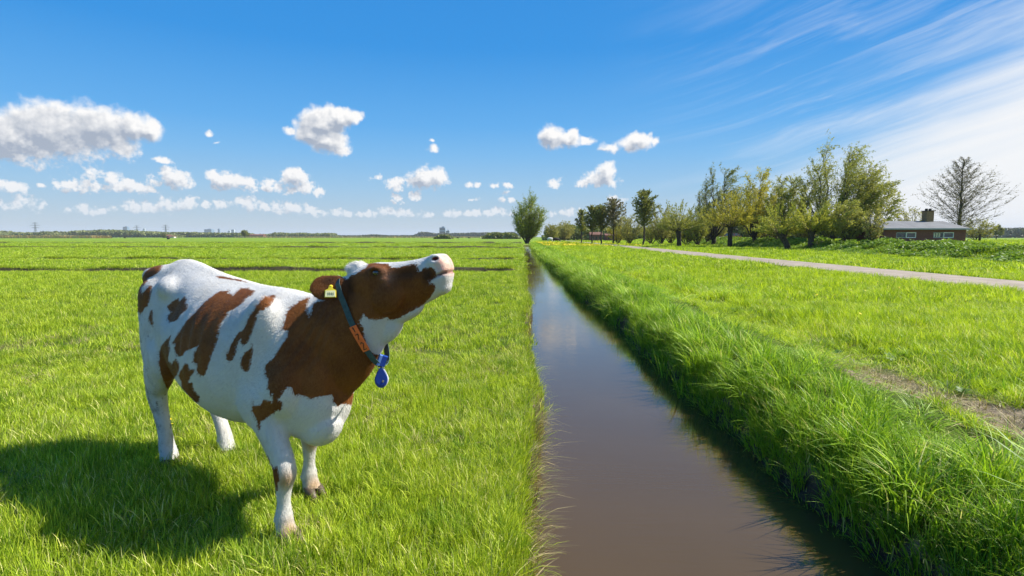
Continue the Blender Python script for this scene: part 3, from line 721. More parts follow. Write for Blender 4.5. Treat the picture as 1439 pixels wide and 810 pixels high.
# ---------------------------------------------------------------- trees
def leaf_material(name, ca, cb, cc, trans=.45):
    m, nt, out = new_mat(name); t = NT(nt); P = t.pos()
    nz = t.noise(P, .55, 3, .6); ti = t.attr('tint')
    c = t.mix(t.ramp(nz, .35, .65), ca, cb); c = t.mix(t.math('MULTIPLY', ti, .7), c, cc)
    b1 = t.principled(c, .5, None, .3)
    tr = t.n('ShaderNodeBsdfTranslucent', {'Color': t.mix(.6, c, t.mix(1.0, c, (1.0, .95, .4), 'MULTIPLY'))})
    mx = t.n('ShaderNodeMixShader', {0: trans, 1: b1, 2: tr.outputs[0]})
    nt.links.new(mx.outputs[0], out.inputs[0]); return m
def bark_material(name, ca, cb):
    m, nt, out = new_mat(name); t = NT(nt)
    o = t.n('ShaderNodeMapping', {'Vector': t.obj(), 'Scale': (6, 6, 1.2)}).outputs[0]
    nz = t.noise(o, 1.5, 4, .65)
    nt.links.new(t.principled(t.mix(t.ramp(nz, .3, .7), ca, cb), .9, t.bump(nz, .6, .05), .15), out.inputs[0]); return m
M_BARK = bark_material('willow_bark', (.055, .045, .032), (.13, .11, .085))
M_BARKD = bark_material('alder_bark', (.030, .025, .020), (.085, .072, .058))
M_WILLOW = leaf_material('willow_leaves', (0.232, 0.262, 0.043), (0.329, 0.342, 0.061), (0.439, 0.427, 0.110))
M_GOLD = leaf_material('golden_willow_leaves', (0.366, 0.354, 0.022), (0.464, 0.415, 0.034), (0.549, 0.488, 0.085))
M_DARKL = leaf_material('dark_willow_leaves', (0.140, 0.171, 0.034), (0.207, 0.226, 0.049), (0.305, 0.305, 0.085))
M_BUD = leaf_material('alder_buds', (0.130, 0.120, 0.050), (0.190, 0.170, 0.070), (0.260, 0.240, 0.110), .3)
M_POLL = leaf_material('pollard_leaves', (0.329, 0.366, 0.037), (0.427, 0.439, 0.055), (0.525, 0.512, 0.110))
M_HAZEL = leaf_material('scrub_leaves', (0.232, 0.238, 0.055), (0.317, 0.305, 0.073), (0.390, 0.366, 0.134))

M_DITCHW = leaf_material('fresh_willow_leaves', (.170, .240, .025), (.250, .310, .038), (.340, .370, .080))

def tree(name, label, px, top_px, Y, kind, leaf, bark, width_px=None, seed=0, dens=1.0, z0=None, group=None, cat='tree', lean=0.0, leaf_size=None, wind=.10, clear=.17):
    g = np.random.default_rng(seed)
    X = at_depth(px, 333, Y)[0]; zb = float(height(X, Y)) if z0 is None else z0
    ztop = CAMZ + (333.5 - top_px) * Y / FPX; Ht = ztop - zb
    W = (width_px * Y / FPX) / 2 if width_px else Ht * .35
    root = empty(name, (X, Y, zb)); tag(root, label, cat, group)
    bm = MB(); tw = []                      # twigs: (p0, p1, weight)
    def grow(p, d, L, r, lvl, maxl, up, curl):
        pts = [p]; n = 4 if lvl < 2 else 3; d = d.normalized()
        for i in range(n):
            d = (d + Vector(g.normal(0, curl, 3)) + Vector((wind * .35 * (lvl > 0), 0, up))).normalized(); p = p + d * (L / n); pts.append(p)
        k = 6 if lvl == 0 else (5 if lvl == 1 else 3)
        rr = [r * (1 - .75 * i / n) for i in range(n + 1)]
        if r > .012: bm.tube(pts, rr, k, False)
        return pts, d
    if kind == 'pollard':                    # short thick bole, knobbly head, fan of straight rods
        hb = Ht * .34; tip = Vector((lean, 0, hb))
        bm.tube([(0, 0, -.3), (lean * .3, .03, hb * .4), (lean * .75, 0, hb * .8), tip], [.40, .33, .36, .48], 8)
        for k in range(7):
            a = g.uniform(0, 6.28); bm.tube([tip + Vector((0, 0, -.2)), tip + Vector((math.cos(a) * .45, math.sin(a) * .45, .12 + g.uniform(-.1, .2)))], [.3, .16], 6)
        for k in range(int(130 * dens)):
            a = g.uniform(0, 6.28); el = math.acos(1 - g.uniform(0, 1) ** .85 * 1.0); e = min(1.45, el)
            d = Vector((math.cos(a) * math.sin(e), math.sin(a) * math.sin(e), math.cos(e)))
            L = (Ht - hb) * g.uniform(.75, 1.05) * (1 if e < .6 else max(.7, W / (Ht - hb)) * (1.08 - .08 * e)); s = tip + Vector((math.cos(a) * .35, math.sin(a) * .35, g.uniform(-.1, .15)))
            pts, _ = grow(s, d, L, .028, 2, 2, .05, .06)
            for q in range(len(pts) - 1): tw.append((pts[q], pts[q + 1], .35 + q))
    elif kind == 'alder':                    # one straight leader, many fine side branches, open crown
        nlead = 16; spine = [Vector((g.normal(0, .04) * Ht * .15, g.normal(0, .04) * Ht * .15, Ht * i / nlead)) for i in range(nlead + 1)]; spine[0] = Vector((0, 0, -.3))
        bm.tube(spine, [max(.02, .020 * Ht * (1 - i / nlead) + .015) for i in range(nlead + 1)], 7, False)
        for i in range(int(52 * dens)):
            f = clear + (.98 - clear) * (i + g.uniform(0, 1)) / (52 * dens); p = spine[0].lerp(spine[-1], 0) if False else spine[min(nlead, int(f * nlead))].lerp(spine[min(nlead, int(f * nlead) + 1)], f * nlead % 1)
            a = i * 2.4 + g.normal(0, .4); prof = min(1.0, (f - clear + .10) / .22) * (1 - f) ** (.85 if clear < .2 else .62) * (1.22 if clear < .2 else 1.45) + .04
            L = W * prof * g.uniform(.8, 1.15); d = Vector((math.cos(a), math.sin(a), .45 + .6 * f))
            pts, dd = grow(p, d, L, .010 * Ht * (1 - f) * .24 + .012, 1, 3, .045, .10)
            for q in range(len(pts)):
                for _ in range(int(3 + 2 * dens)):
                    b = pts[q]; da = Vector((math.cos(a + g.normal(0, .8)), math.sin(a + g.normal(0, .8)), g.uniform(.05, .9)))
                    sp, _d = grow(b, da, L * g.uniform(.22, .42), .0125, 2, 3, .05, .16)
                    for w in range(len(sp) - 1): tw.append((sp[w], sp[w + 1], 1.0))
    else:                                    # willow / scrub: many stems fanning up, fine twigs drifting with the wind
        ns = {'willow': 11, 'scrub': 13, 'broad': 9}[kind]; hb = {'willow': .09, 'scrub': .02, 'broad': .20}[kind] * Ht
        if kind != 'scrub': bm.tube([(0, 0, -.3), (0.05, 0, hb * .6), (lean * .3, 0, hb * 1.15)], [.036 * Ht, .030 * Ht, .032 * Ht], 8)
        for sidx in range(ns):
            a = 6.283 * sidx * .382 + g.normal(0, .25); sp = math.sqrt((sidx + .4) / ns)
            hh = Ht * (1.0 - .50 * sp ** 2.2) * g.uniform(.84, .98)
            tgt = Vector((math.cos(a) * W * .80 * sp + lean + wind * Ht * .25, math.sin(a) * W * .80 * sp, hh))
            p0 = Vector((lean * .3 + g.normal(0, .15), g.normal(0, .15), hb)); pts = []
            for i in range(8):
                f = i / 7; q = p0.lerp(tgt, f); q += Vector((math.cos(a), math.sin(a), 0)) * W * .12 * math.sin(f * 3.14) * sp + Vector(g.normal(0, .010 * Ht, 3)) * (f > 0); pts.append(q)
            bm.tube(pts, [max(.015, (.0125 * Ht) * (1 - .88 * i / 7)) for i in range(8)], 5, False)
            for i in range(2 if kind != 'scrub' else 1, 8):
                for _ in range(max(2, int(4.5 * dens)) if i < 7 else 3):
                    aa = a + g.normal(0, 1.3); st = (pts[min(i + 1, 7)] - pts[i - 1]).normalized()
                    dd = st * .7 + Vector((math.cos(aa), math.sin(aa), 0)) * .75 + Vector((wind, 0, g.uniform(0, .5)))
                    L = W * g.uniform(.28, .52) * (1.15 - .06 * i)
                    b, dl = grow(pts[i] if i == 7 else pts[i].lerp(pts[i + 1], g.uniform(0, 1)), dd, L, .0045 * Ht * (1 - i / 9) * .6 + .012, 1, 3, .06, .12)
                    for q in range(1, len(b)):
                        tw.append((b[q - 1], b[q], .5))
                        for _k in range(2):
                            dx = dl * .8 + Vector((math.cos(aa + g.normal(0, 1.2)), math.sin(aa + g.normal(0, 1.2)), g.uniform(-.3, .5))) * .8 + Vector((wind * 2, 0, 0))
                            c_, _d = grow(b[q], dx, L * g.uniform(.35, .6), .010, 2, 3, -.015, .14)
                            for w in range(len(c_) - 1): tw.append((c_[w], c_[w + 1], 1.0 + .4 * w))
    # keep twigs under the photographed outline height
    bm.build('trunk', bark, root, True)
    A = np.array([p[0] for p in tw]); B = np.array([p[1] for p in tw]); Wt = np.array([p[2] for p in tw]); Ln = np.linalg.norm(B - A, axis=1) * Wt
    n = {'pollard': 8500, 'alder': 4200, 'willow': 17000, 'scrub': 9000, 'broad': 9000}[kind]; n = int(n * dens)
    ls = leaf_size or {'pollard': .14, 'alder': .085, 'willow': .155, 'scrub': .155, 'broad': .15}[kind]
    pick = g.choice(len(tw), n, p=Ln / Ln.sum()); t = g.uniform(0, 1, n)[:, None]
    C = A[pick] * (1 - t) + B[pick] * t + g.normal(0, ls * .55, (n, 3))
    dirn = B[pick] - A[pick]; dirn /= np.linalg.norm(dirn, axis=1)[:, None] + 1e-9
    dirn = dirn + g.normal(0, .45, (n, 3)) + np.array([wind * 1.5, 0, -.1]); dirn /= np.linalg.norm(dirn, axis=1)[:, None]
    sd_ = np.cross(dirn, g.normal(0, 1, (n, 3))); sd_ /= np.linalg.norm(sd_, axis=1)[:, None] + 1e-9
    s = ls * g.uniform(.55, 1.3, n)[:, None]; asp = .30 if kind != 'alder' else .5
    V = np.stack([C - dirn * s * .8, C + sd_ * s * asp, C + dirn * s * .9, C - sd_ * s * asp], 1).reshape(-1, 3)
    k = np.arange(n)[:, None] * 4
    fast_mesh('crown', V, k + np.array([[0, 1, 2, 3]]), 4, leaf, root, False, {'tint': np.repeat(g.uniform(0, 1, n), 4)})
    return root

GT = 'trees beyond the lane'
for i, (px, tp, Y, w, lb) in enumerate([(1010, 312, 128, 30, 'low shrub left of the red car under the golden pollard'), (1062, 308, 128, 36, 'low shrub behind the rear of the red car'), (1092, 303, 86, 50, 'low shrub filling the foot of the sparse pale willow'),
                                     (1130, 302, 80, 50, 'low shrub behind the trunks of the two front pollard willows'), (965, 308, 102, 46, 'low shrub behind the dark headed pollard willow'), (915, 310, 116, 46, 'low shrub between the single alder and the left pollard willow'), (942, 300, 118, 44, 'feathery shrub left of the dark headed pollard willow'), (868, 306, 122, 40, 'feathery shrub at the foot of the flat branched alder'), (995, 276, 112, 46, 'mid height shrub under the left side of the tall dark tree')]):
    tree('low_shrub', lb, px, tp, Y, 'scrub', [M_HAZEL, M_GOLD, M_WILLOW][i % 3], M_BARK, w, 70 + i, .55, group=GT, cat='bush')
tree('willow_tree', 'lower willow right of the tallest willow, drooping towards the roof of the house', 1214, 243, 76, 'willow', M_WILLOW, M_BARK, 78, 23, .8, group=GT, wind=.15)
tree('scrub_willow', 'leafy undergrowth between the big pollard willow and the tallest willow', 1168, 290, 74, 'scrub', M_WILLOW, M_BARK, 70, 24, .8, group=GT, cat='bush')
tree('scrub_willow', 'leafy undergrowth beneath the golden brown willow', 1078, 292, 92, 'scrub', M_GOLD, M_BARK, 60, 25, .6, group=GT, cat='bush')
tree('willow_tree', 'lone round leafy willow at the far end of the ditch', 741, 275, 119, 'scrub', M_DITCHW, M_BARK, 54, 1, 2.6, .0)
tree('alder_tree', 'small thin alder, leftmost of the slim trees in the row right of the ditch', 817, 296, 128, 'alder', M_DARKL, M_BARKD, 22, 2, .55, group=GT, leaf_size=.2, clear=.36)
tree('alder_tree', 'slim bent alder second from left in the row right of the ditch', 832, 292, 124, 'alder', M_DARKL, M_BARKD, 32, 3, .8, group=GT, leaf_size=.22, clear=.36)
tree('alder_tree', 'slim alder third from left in the row right of the ditch', 845, 291, 122, 'alder', M_DARKL, M_BARKD, 34, 4, .8, group=GT, leaf_size=.22, clear=.36)
tree('alder_tree', 'taller flat branched alder at the right end of the slim row by the ditch', 862, 282, 120, 'alder', M_BUD, M_BARKD, 42, 5, .8, group=GT, leaf_size=.2, clear=.36)
tree('alder_tree', 'single dark stemmed alder standing free in front of the scrub', 905, 271, 98, 'alder', M_DARKL, M_BARKD, 46, 6, 1.0, group=GT, leaf_size=.2, clear=.36)
tree('scrub_willow', 'low yellowish scrub bush between the slim row and the single alder', 884, 303, 112, 'scrub', M_HAZEL, M_BARK, 44, 7, .6, group=GT, cat='bush')
tree('scrub_willow', 'olive scrub bush right behind the single dark alder', 930, 295, 112, 'scrub', M_HAZEL, M_BARK, 44, 8, .7, group=GT, cat='bush')
tree('pollard_willow', 'dark headed pollard willow leaning at the left end of the tall trees', 955, 279, 86, 'pollard', M_WILLOW, M_BARKD, 54, 9, .9, group=GT, lean=-.2)
tree('scrub_willow', 'olive green scrub bush beside the left pollard willow', 980, 290, 100, 'scrub', M_WILLOW, M_BARK, 44, 10, .8, group=GT, cat='bush')
tree('poplar_tree', 'tall dark green tree at the left of the tall group, bent by wind', 1003, 237, 104, 'willow', M_DARKL, M_BARKD, 74, 11, .95, group=GT, wind=.25)
tree('pollard_willow', 'bright golden pollard willow in front of the red car', 1026, 262, 84, 'pollard', M_GOLD, M_BARKD, 66, 12, 1.35, group=GT)
tree('willow_tree', 'golden brown willow with a dark forked trunk right of the red car', 1060, 247, 90, 'willow', M_GOLD, M_BARKD, 74, 13, .95, group=GT)
tree('willow_tree', 'sparse pale willow behind the leaning pollard willow', 1102, 248, 84, 'willow', M_WILLOW, M_BARK, 64, 14, .85, group=GT)
tree('willow_tree', 'tallest willow of the group, wide open crown beside the brick house', 1168, 208, 78, 'willow', M_WILLOW, M_BARKD, 118, 15, 1.25, group=GT, wind=.2)
tree('pollard_willow', 'small pollard willow on a leaning trunk left of the big pollard', 1110, 282, 68, 'pollard', M_POLL, M_BARK, 54, 16, .75, group=GT, lean=-1.2)
tree('pollard_willow', 'big rounded pollard willow on a straight pale trunk before the tallest willow', 1140, 277, 66, 'pollard', M_POLL, M_BARK, 66, 17, 1.15, group=GT)
tree('scrub_willow', 'tall green scrub against the left wall of the house', 1190, 286, 64, 'scrub', M_WILLOW, M_BARK, 50, 18, .7, group=GT, cat='bush')
tree('scrub_willow', 'thin twiggy scrub hanging over the roof of the house', 1226, 296, 58, 'scrub', M_HAZEL, M_BARK, 34, 19, .16, group=GT, cat='bush')
tree('scrub_willow', 'pale twiggy bush behind the chimney of the house', 1276, 296, 84, 'scrub', M_HAZEL, M_BARK, 56, 20, .35, group=GT, cat='bush')
tree('alder_tree', 'almost bare pyramid shaped alder rising behind the house', 1347, 226, 78, 'alder', M_BUD, M_BARK, 104, 21, 1.6, group=GT, leaf_size=.085, clear=.12)
tree('scrub_willow', 'low brown twiggy bush right of the house below the bare alder', 1372, 312, 96, 'scrub', M_HAZEL, M_BARK, 46, 22, .35, group=GT, cat='bush')
for i, (px, tp, Y, w, lb) in enumerate([(775, 318, 190, 26, 'brownish far bush just right of the lone ditch willow'), (793, 314, 200, 34, 'rounded brown far bush, second right of the lone ditch willow'),
                                     (1052, 296, 136, 40, 'dim olive scrub behind the golden trees'), (992, 302, 126, 36, 'dim scrub filling the gap under the tall dark tree')]):
    tree('scrub_willow', lb, px, tp, Y, 'scrub', M_HAZEL, M_BARK, w, 30 + i, .45, group=GT, cat='bush', leaf_size=.3)

# ---- lush nettles and herbs on the embankment
HERB = bpy.data.collections.new('herb_clump')
M_HERB = leaf_material('nettle_leaves', (0.120, 0.240, 0.018), (0.180, 0.310, 0.026), (0.290, 0.390, 0.050), .4)
for i in range(4):
    g = np.random.default_rng(300 + i); n = 150
    a = g.uniform(0, 6.283, n); rr = .55 * np.sqrt(g.uniform(0, 1, n)); h = g.uniform(.1, 1.0, n) * (1 - .55 * (rr / .55) ** 2) * .75
    C = np.stack([rr * np.cos(a), rr * np.sin(a), h], 1); d = np.stack([np.cos(a), np.sin(a), g.uniform(-.2, .7, n)], 1) + g.normal(0, .5, (n, 3)); d /= np.linalg.norm(d, axis=1)[:, None]
    sd_ = np.cross(d, g.normal(0, 1, (n, 3))); sd_ /= np.linalg.norm(sd_, axis=1)[:, None]; s = g.uniform(.07, .16, n)[:, None]
    V = np.stack([C - d * s * .6, C + sd_ * s * .42, C + d * s, C - sd_ * s * .42], 1).reshape(-1, 3)
    o = fast_mesh('herb_clump_%02d' % i, V, np.arange(n)[:, None] * 4 + np.array([[0, 1, 2, 3]]), 4, M_HERB, None, False, {'tint': np.repeat(g.uniform(0, 1, n), 4)})
    COL.objects.unlink(o); HERB.objects.link(o)
sw = Sward()
for y0, y1, d in [(22, 60, 2.6), (60, 125, 1.3)]:
    X, Y = sample(d, 24, 50, y0, y1, lambda X, Y: (X > bank_x(Y) - .6) & (X < bank_x(Y) + 5.5) & (vnoise(X, Y, 2.2, 41) > .22))
    sw.add(X, Y, range(4), .7 if y0 < 60 else .9, 1.35 if y0 < 60 else 1.7, .22 + .85 * vnoise(X, Y, 2.2, 42) ** 1.4, .1)
sw.build('embankment_herbs', HERB, 'lush nettles and tall herbs on the low bank before the house', 'herbs')
# ---------------------------------------------------------------- brick bungalow
def brick_mat():
    m, nt, out = new_mat('dark_red_brick'); t = NT(nt)
    o = t.obj(); sp = t.n('ShaderNodeSeparateXYZ', {0: o})
    uv = t.n('ShaderNodeCombineXYZ', {0: t.math('ADD', sp.outputs[0], sp.outputs[1]), 1: sp.outputs[2]})
    b = t.n('ShaderNodeTexBrick', {'Vector': uv.outputs[0], 'Color1': (.170, .060, .050), 'Color2': (.235, .085, .068), 'Mortar': (.15, .11, .095), 'Scale': 1.0, 'Mortar Size': .010, 'Brick Width': .22, 'Row Height': .065})
    nt.links.new(t.principled(b.outputs[0], .9, None, .15), out.inputs[0]); return m
M_BRICK = brick_mat()
M_YBRICK = simple_mat('yellow_chimney_brick', (.26, .17, .075), .9, .3, 14)
M_ROOF = simple_mat('grey_bitumen_sheet', (.145, .148, .152), .7, .15, 1.2, .3)
M_FRAME = simple_mat('white_window_paint', (.80, .80, .78), .45, .04, 10)
M_GREYF = simple_mat('grey_window_paint', (.30, .33, .33), .5, .08, 10)
M_CURT = simple_mat('cream_curtain', (.62, .60, .42), .9, .15, 6)
def glass_mat():
    m, nt, out = new_mat('window_glass'); t = NT(nt)
    nt.links.new(t.principled((.03, .045, .05), .06, None, .6), out.inputs[0]); return m
M_GLASS = glass_mat()
HX0, HX1 = at_depth(1243, 333, 60)[0], at_depth(1357, 333, 60)[0]; HY0, HY1 = 60.0, 67.5; HZ = float(height((HX0 + HX1) / 2, 62)) - .15
EAVE, RIDGE = CAMZ + .80, CAMZ + 1.62
house = empty('brick_bungalow', ((HX0 + HX1) / 2, (HY0 + HY1) / 2, HZ)); HO = Vector(house.location)
tag(house, 'low dark red brick bungalow with grey roof and white framed windows', 'house')
def hb(name, mat, parent, boxes=(), raw=None):
    b = MB()
    for c, s in boxes: b.box(Vector(c) - HO, s)
    if raw: b.add([tuple(Vector(p) - HO) for p in raw[0]], raw[1])
    return b.build(name, mat, parent)
ym = (HY0 + HY1) / 2
wx = [(at_depth(1259.5, 333, 60)[0], at_depth(1287.5, 333, 60)[0]), (at_depth(1311.5, 333, 60)[0], at_depth(1340.5, 333, 60)[0])]; wz0, wz1 = 1.50, 2.08
# front wall in pieces so the window openings are real holes
T_ = .25; xs = [HX0, wx[0][0], wx[0][1], wx[1][0], wx[1][1], HX1]; bx = []
for i in range(5):
    if i % 2 == 0: bx.append((((xs[i] + xs[i + 1]) / 2, HY0 + T_ / 2, (HZ + EAVE) / 2), (xs[i + 1] - xs[i], T_, EAVE - HZ)))
    else:
        bx.append((((xs[i] + xs[i + 1]) / 2, HY0 + T_ / 2, (HZ + wz0) / 2), (xs[i + 1] - xs[i], T_, wz0 - HZ)))
        bx.append((((xs[i] + xs[i + 1]) / 2, HY0 + T_ / 2, (wz1 + EAVE) / 2), (xs[i + 1] - xs[i], T_, EAVE - wz1)))
hb('front_wall', M_BRICK, house, bx)
for nm, xx in (('side_wall', HX0 + T_ / 2), ('side_wall', HX1 - T_ / 2)):
    x0_, x1_ = xx - T_ / 2, xx + T_ / 2; a = HY0 + T_ + .002; b_ = HY1
    prof = [(a, HZ), (b_, HZ), (b_, EAVE), (ym, RIDGE - .05), (a, EAVE + .03)]
    V = [(x0_, p, q) for p, q in prof] + [(x1_, p, q) for p, q in prof]
    hb(nm, M_BRICK, house, raw=(V, [(0, 1, 2, 3, 4), (9, 8, 7, 6, 5)] + [(i, 5 + i, 5 + (i + 1) % 5, (i + 1) % 5) for i in range(5)]))
hb('back_wall', M_BRICK, house, [(((HX0 + HX1) / 2, HY1 + T_ / 2 + .002, (HZ + EAVE) / 2), (HX1 - HX0, T_, EAVE - HZ))])
ov = .30; R_ = []
for sgn, ye in ((-1, HY0 - ov), (1, HY1 + T_ + ov)):
    ze = EAVE - (RIDGE - EAVE) * ov / (ym - HY0) + .02; th = .10
    V = [(HX0 - ov, ye, ze), (HX1 + ov, ye, ze), (HX1 + ov, ym, RIDGE), (HX0 - ov, ym, RIDGE)]; V += [(p[0], p[1], p[2] + th) for p in V]
    R_.append(V)
rf = None
for V in R_:
    o = hb('roof', M_ROOF, house, raw=(V, [(3, 2, 1, 0), (4, 5, 6, 7), (0, 1, 5, 4), (1, 2, 6, 5), (2, 3, 7, 6), (3, 0, 4, 7)])); rf = rf or o
hb('fascia', M_GREYF, house, [(((HX0 + HX1) / 2, HY0 - ov - .035, EAVE + .0), (HX1 - HX0 + 2 * ov, .05, .14))])
cx_ = at_depth(1302, 333, ym)[0]
hb('chimney', M_YBRICK, house, [((cx_, ym, RIDGE + .45), (.78, .78, 1.4))])
hb('chimney_cap', M_BARKD, house, [((cx_, ym, RIDGE + 1.19), (.90, .90, .08)), ((cx_ - .2, ym, RIDGE + 1.34), (.2, .2, .22)), ((cx_ + .2, ym, RIDGE + 1.34), (.2, .2, .22))])
for (a, b_), left_fill in zip(wx, (M_GLASS, M_CURT)):
    mid = a + (b_ - a) * .50
    for (x0_, x1_), fm, fill in (((a, mid), M_GREYF, left_fill), ((mid, b_), M_FRAME, M_GLASS)):
        w = .075; xc, zc = (x0_ + x1_) / 2, (wz0 + wz1) / 2
        f = hb('window', fm, house, [((xc, HY0 + .06, wz0 + w / 2), (x1_ - x0_ - .004, .08, w)), ((xc, HY0 + .06, wz1 - w / 2), (x1_ - x0_ - .004, .08, w)),
                                      ((x0_ + w / 2 + .002, HY0 + .06, zc), (w, .08, wz1 - wz0 - 2 * w)), ((x1_ - w / 2 - .002, HY0 + .06, zc), (w, .08, wz1 - wz0 - 2 * w))])
        hb('pane', M_GLASS, f, [((xc, HY0 + .09, zc), (x1_ - x0_ - 2 * w, .012, wz1 - wz0 - 2 * w))])
        if fill is M_CURT:
            for k in range(3): hb('curtain', M_CURT, f, [((x0_ + w + .08 + k * .25, HY0 + .07, zc), (.16, .014, wz1 - wz0 - 2 * w - .02))])
# fence post in the grass right of the house
p_ = at_depth(1377, 333, 62); zg = float(height(p_[0], 62))
fp = MB(); fp.tube([(0, 0, -.2), (0, 0, 1.05)], [.11, .10], 8); fo = fp.build('fence_post', M_BARKD); fo.location = (p_[0], 62, zg)
tag(fo, 'short dark wooden post standing in the grass right of the house', 'post')

# ---------------------------------------------------------------- red car on the dike road
def car_at(px, Y):
    X = at_depth(px, 333, Y)[0]; zg = float(height(X, Y)); c = empty('parked_car', (X, Y, zg))
    tag(c, 'dark red hatchback car half hidden behind the golden pollard willow', 'car')
    red = simple_mat('dark_red_car_paint', (.22, .012, .02), .25, .05, 4, .6); rub = simple_mat('tyre_rubber', (.02, .02, .02), .8, .1, 20); sil = simple_mat('silver_rim', (.5, .5, .52), .3, .05, 20, .5, 0, .8)
    pr = [(-2.0, .32), (-2.02, .62), (-1.92, .80), (-1.15, .93), (1.60, .96), (1.95, .88), (2.0, .60), (1.98, .30)]
    def extr(prof, hw, hw2=None):
        n = len(prof); b = MB(); V = [(x, -hw, z) for x, z in prof] + [(x, hw, z) for x, z in prof]
        b.add(V, [tuple(range(n - 1, -1, -1)), tuple(range(n, 2 * n))] + [(i, (i + 1) % n, n + (i + 1) % n, n + i) for i in range(n)]); return b
    extr(pr, .86).build('body', red, c)
    cb = MB(); lo = [(-1.2, .935), (1.55, .955)]; V = []
    for hw, pts in ((.80, [(-1.25, .94), (1.62, .96)]), (.62, [(-.55, 1.43), (1.25, 1.45)])):
        for x, z in pts: V += [(x, -hw, z), (x, hw, z)]
    cb.add(V, [(4, 6, 7, 5), (0, 2, 6, 4), (1, 5, 7, 3), (0, 4, 5, 1), (2, 3, 7, 6)]); gl = cb.build('cabin', M_GLASS, c)
    MB().box((.35, 0, 1.455), (1.8, 1.22, .03)).build('roof_panel', red, c)
    for x in (-.55, .35, 1.22):
        for s in (-1, 1): MB().tube([(x - .1 if x > 0 else x - .62, s * .80, .96), (x if x > 0 else x, s * .635, 1.44)], .035, 5).build('pillar', red, c)
    for x in (-1.25, 1.25):
        for s in (-1, 1):
            w = MB(); w.tube([(x, s * .70, .31), (x, s * .88, .31)], .31, 16); wo_ = w.build('wheel', rub, c)
            r_ = MB(); r_.tube([(x, s * .875, .31), (x, s * .895, .31)], .19, 12); r_.build('rim', sil, wo_)
    for s in (-1, 1):
        MB().box((-1.99, s * .62, .68), (.06, .34, .14)).build('headlight', M_FRAME, c)
        MB().box((1.99, s * .66, .74), (.05, .22, .2)).build('tail_light', simple_mat('tail_red', (.4, .01, .01), .3), c)
    return c
car = car_at(1027, 118); car.rotation_euler = (0, 0, math.radians(12))
# ---------------------------------------------------------------- far things on the horizon
M_TOWER = simple_mat('blue_glass_tower', (.14, .22, .32), .35, .15, .05, .5)
M_TOWER2 = simple_mat('pale_tower_block', (.40, .45, .50), .6, .1, .05)
M_PYL = simple_mat('galvanised_steel', (.17, .18, .19), .6, .1, 1)
M_FARW = leaf_material('far_wood', (.150, .190, .050), (.210, .240, .065), (.270, .280, .095), .3)
M_FARD = leaf_material('far_dark_wood', (.080, .095, .050), (.105, .120, .060), (.130, .145, .080), .2)
M_REED = simple_mat('dry_reed', (.58, .43, .19), .95, .2, .2)
def far_wood(name, label, px0, px1, top, Y, n, mat, depth=60, size=3.0, lump=18.0, base=334.2):
    """tree belt too far off to tell its trees apart"""
    g = np.random.default_rng(int(px0 * 7 + Y)); x0, x1 = at_depth(px0, 333, Y)[0], at_depth(px1, 333, Y)[0]; hm = (CAMZ + (333.5 - top) * Y / FPX) * 1.25
    X = g.uniform(x0, x1, n); D = g.uniform(0, depth, n)
    prof = (.55 + .45 * vnoise(X, X * 0, lump, px0)) * (.75 + .25 * vnoise(X, X * 0, lump * .3, px0 + 1)); prof *= np.clip(np.minimum(X - x0, x1 - X) / (lump * .5), .35, 1)
    Z = hm * prof * g.uniform(0, 1, n) ** .6
    C = np.stack([X, Y + D, Z], 1); d = g.normal(0, 1, (n, 3)); d /= np.linalg.norm(d, axis=1)[:, None]; s2 = np.cross(d, g.normal(0, 1, (n, 3))); s2 /= np.linalg.norm(s2, axis=1)[:, None]; s = size * g.uniform(.5, 1.3, n)[:, None]
    V = np.stack([C - d * s * .7, C + s2 * s * .6, C + d * s * .7, C - s2 * s * .6], 1).reshape(-1, 3); V[:, 2] = np.maximum(V[:, 2], .02)
    o = fast_mesh(name, V, np.arange(n)[:, None] * 4 + np.array([[0, 1, 2, 3]]), 4, mat, None, False, {'tint': np.repeat(g.uniform(0, 1, n), 4)})
    return tag(o, label, 'wood', kind='stuff')
far_wood('far_wood', 'green tree belt along the horizon at the left edge', -60, 75, 325.5, 1100, 9000, M_FARW, 80, 3.4, 40)
far_wood('far_wood', 'green tree belt on the horizon between the left pylon and the towers', 82, 240, 324.5, 1150, 12000, M_FARW, 80, 3.4, 46)
far_wood('far_wood', 'green tree belt on the horizon below the pair of pylons', 238, 345, 326, 1200, 8000, M_FARW, 80, 3.4, 36)
far_wood('far_wood', 'thin hedge line on the horizon above the back of the cow', 340, 470, 328.5, 1300, 6000, M_FARW, 60, 3.0, 30)
far_wood('far_dark_wood', 'even dark wood on the horizon above the head of the cow', 462, 580, 326.3, 1500, 9000, M_FARD, 60, 3.0, 400)
far_wood('far_dark_wood', 'thin dark tree line on the horizon left of the lone ditch willow', 575, 735, 327.4, 1800, 9000, M_FARD, 60, 3.6, 60)
far_wood('far_wood', 'yellow green shrubs on the horizon left of the lone ditch willow', 676, 732, 328, 420, 2500, M_FARW, 20, 1.4, 10)
far_wood('far_wood', 'small yellow green shrubs below the dark office tower', 610, 634, 329, 420, 1200, M_FARW, 15, 1.4, 7)
far_wood('far_wood', 'hazy blue green trees on the horizon at the right edge', 1405, 1520, 321, 800, 4000, M_FARD, 80, 3.4, 40)
far_wood('far_wood', 'brownish trees behind the slim row right of the ditch', 765, 960, 317, 260, 7000, M_FARW, 30, 1.3, 14)
far_wood('far_wood', 'dim hedge closing the view behind the tall trees', 940, 1225, 308, 175, 9000, M_FARD, 12, .9, 16)
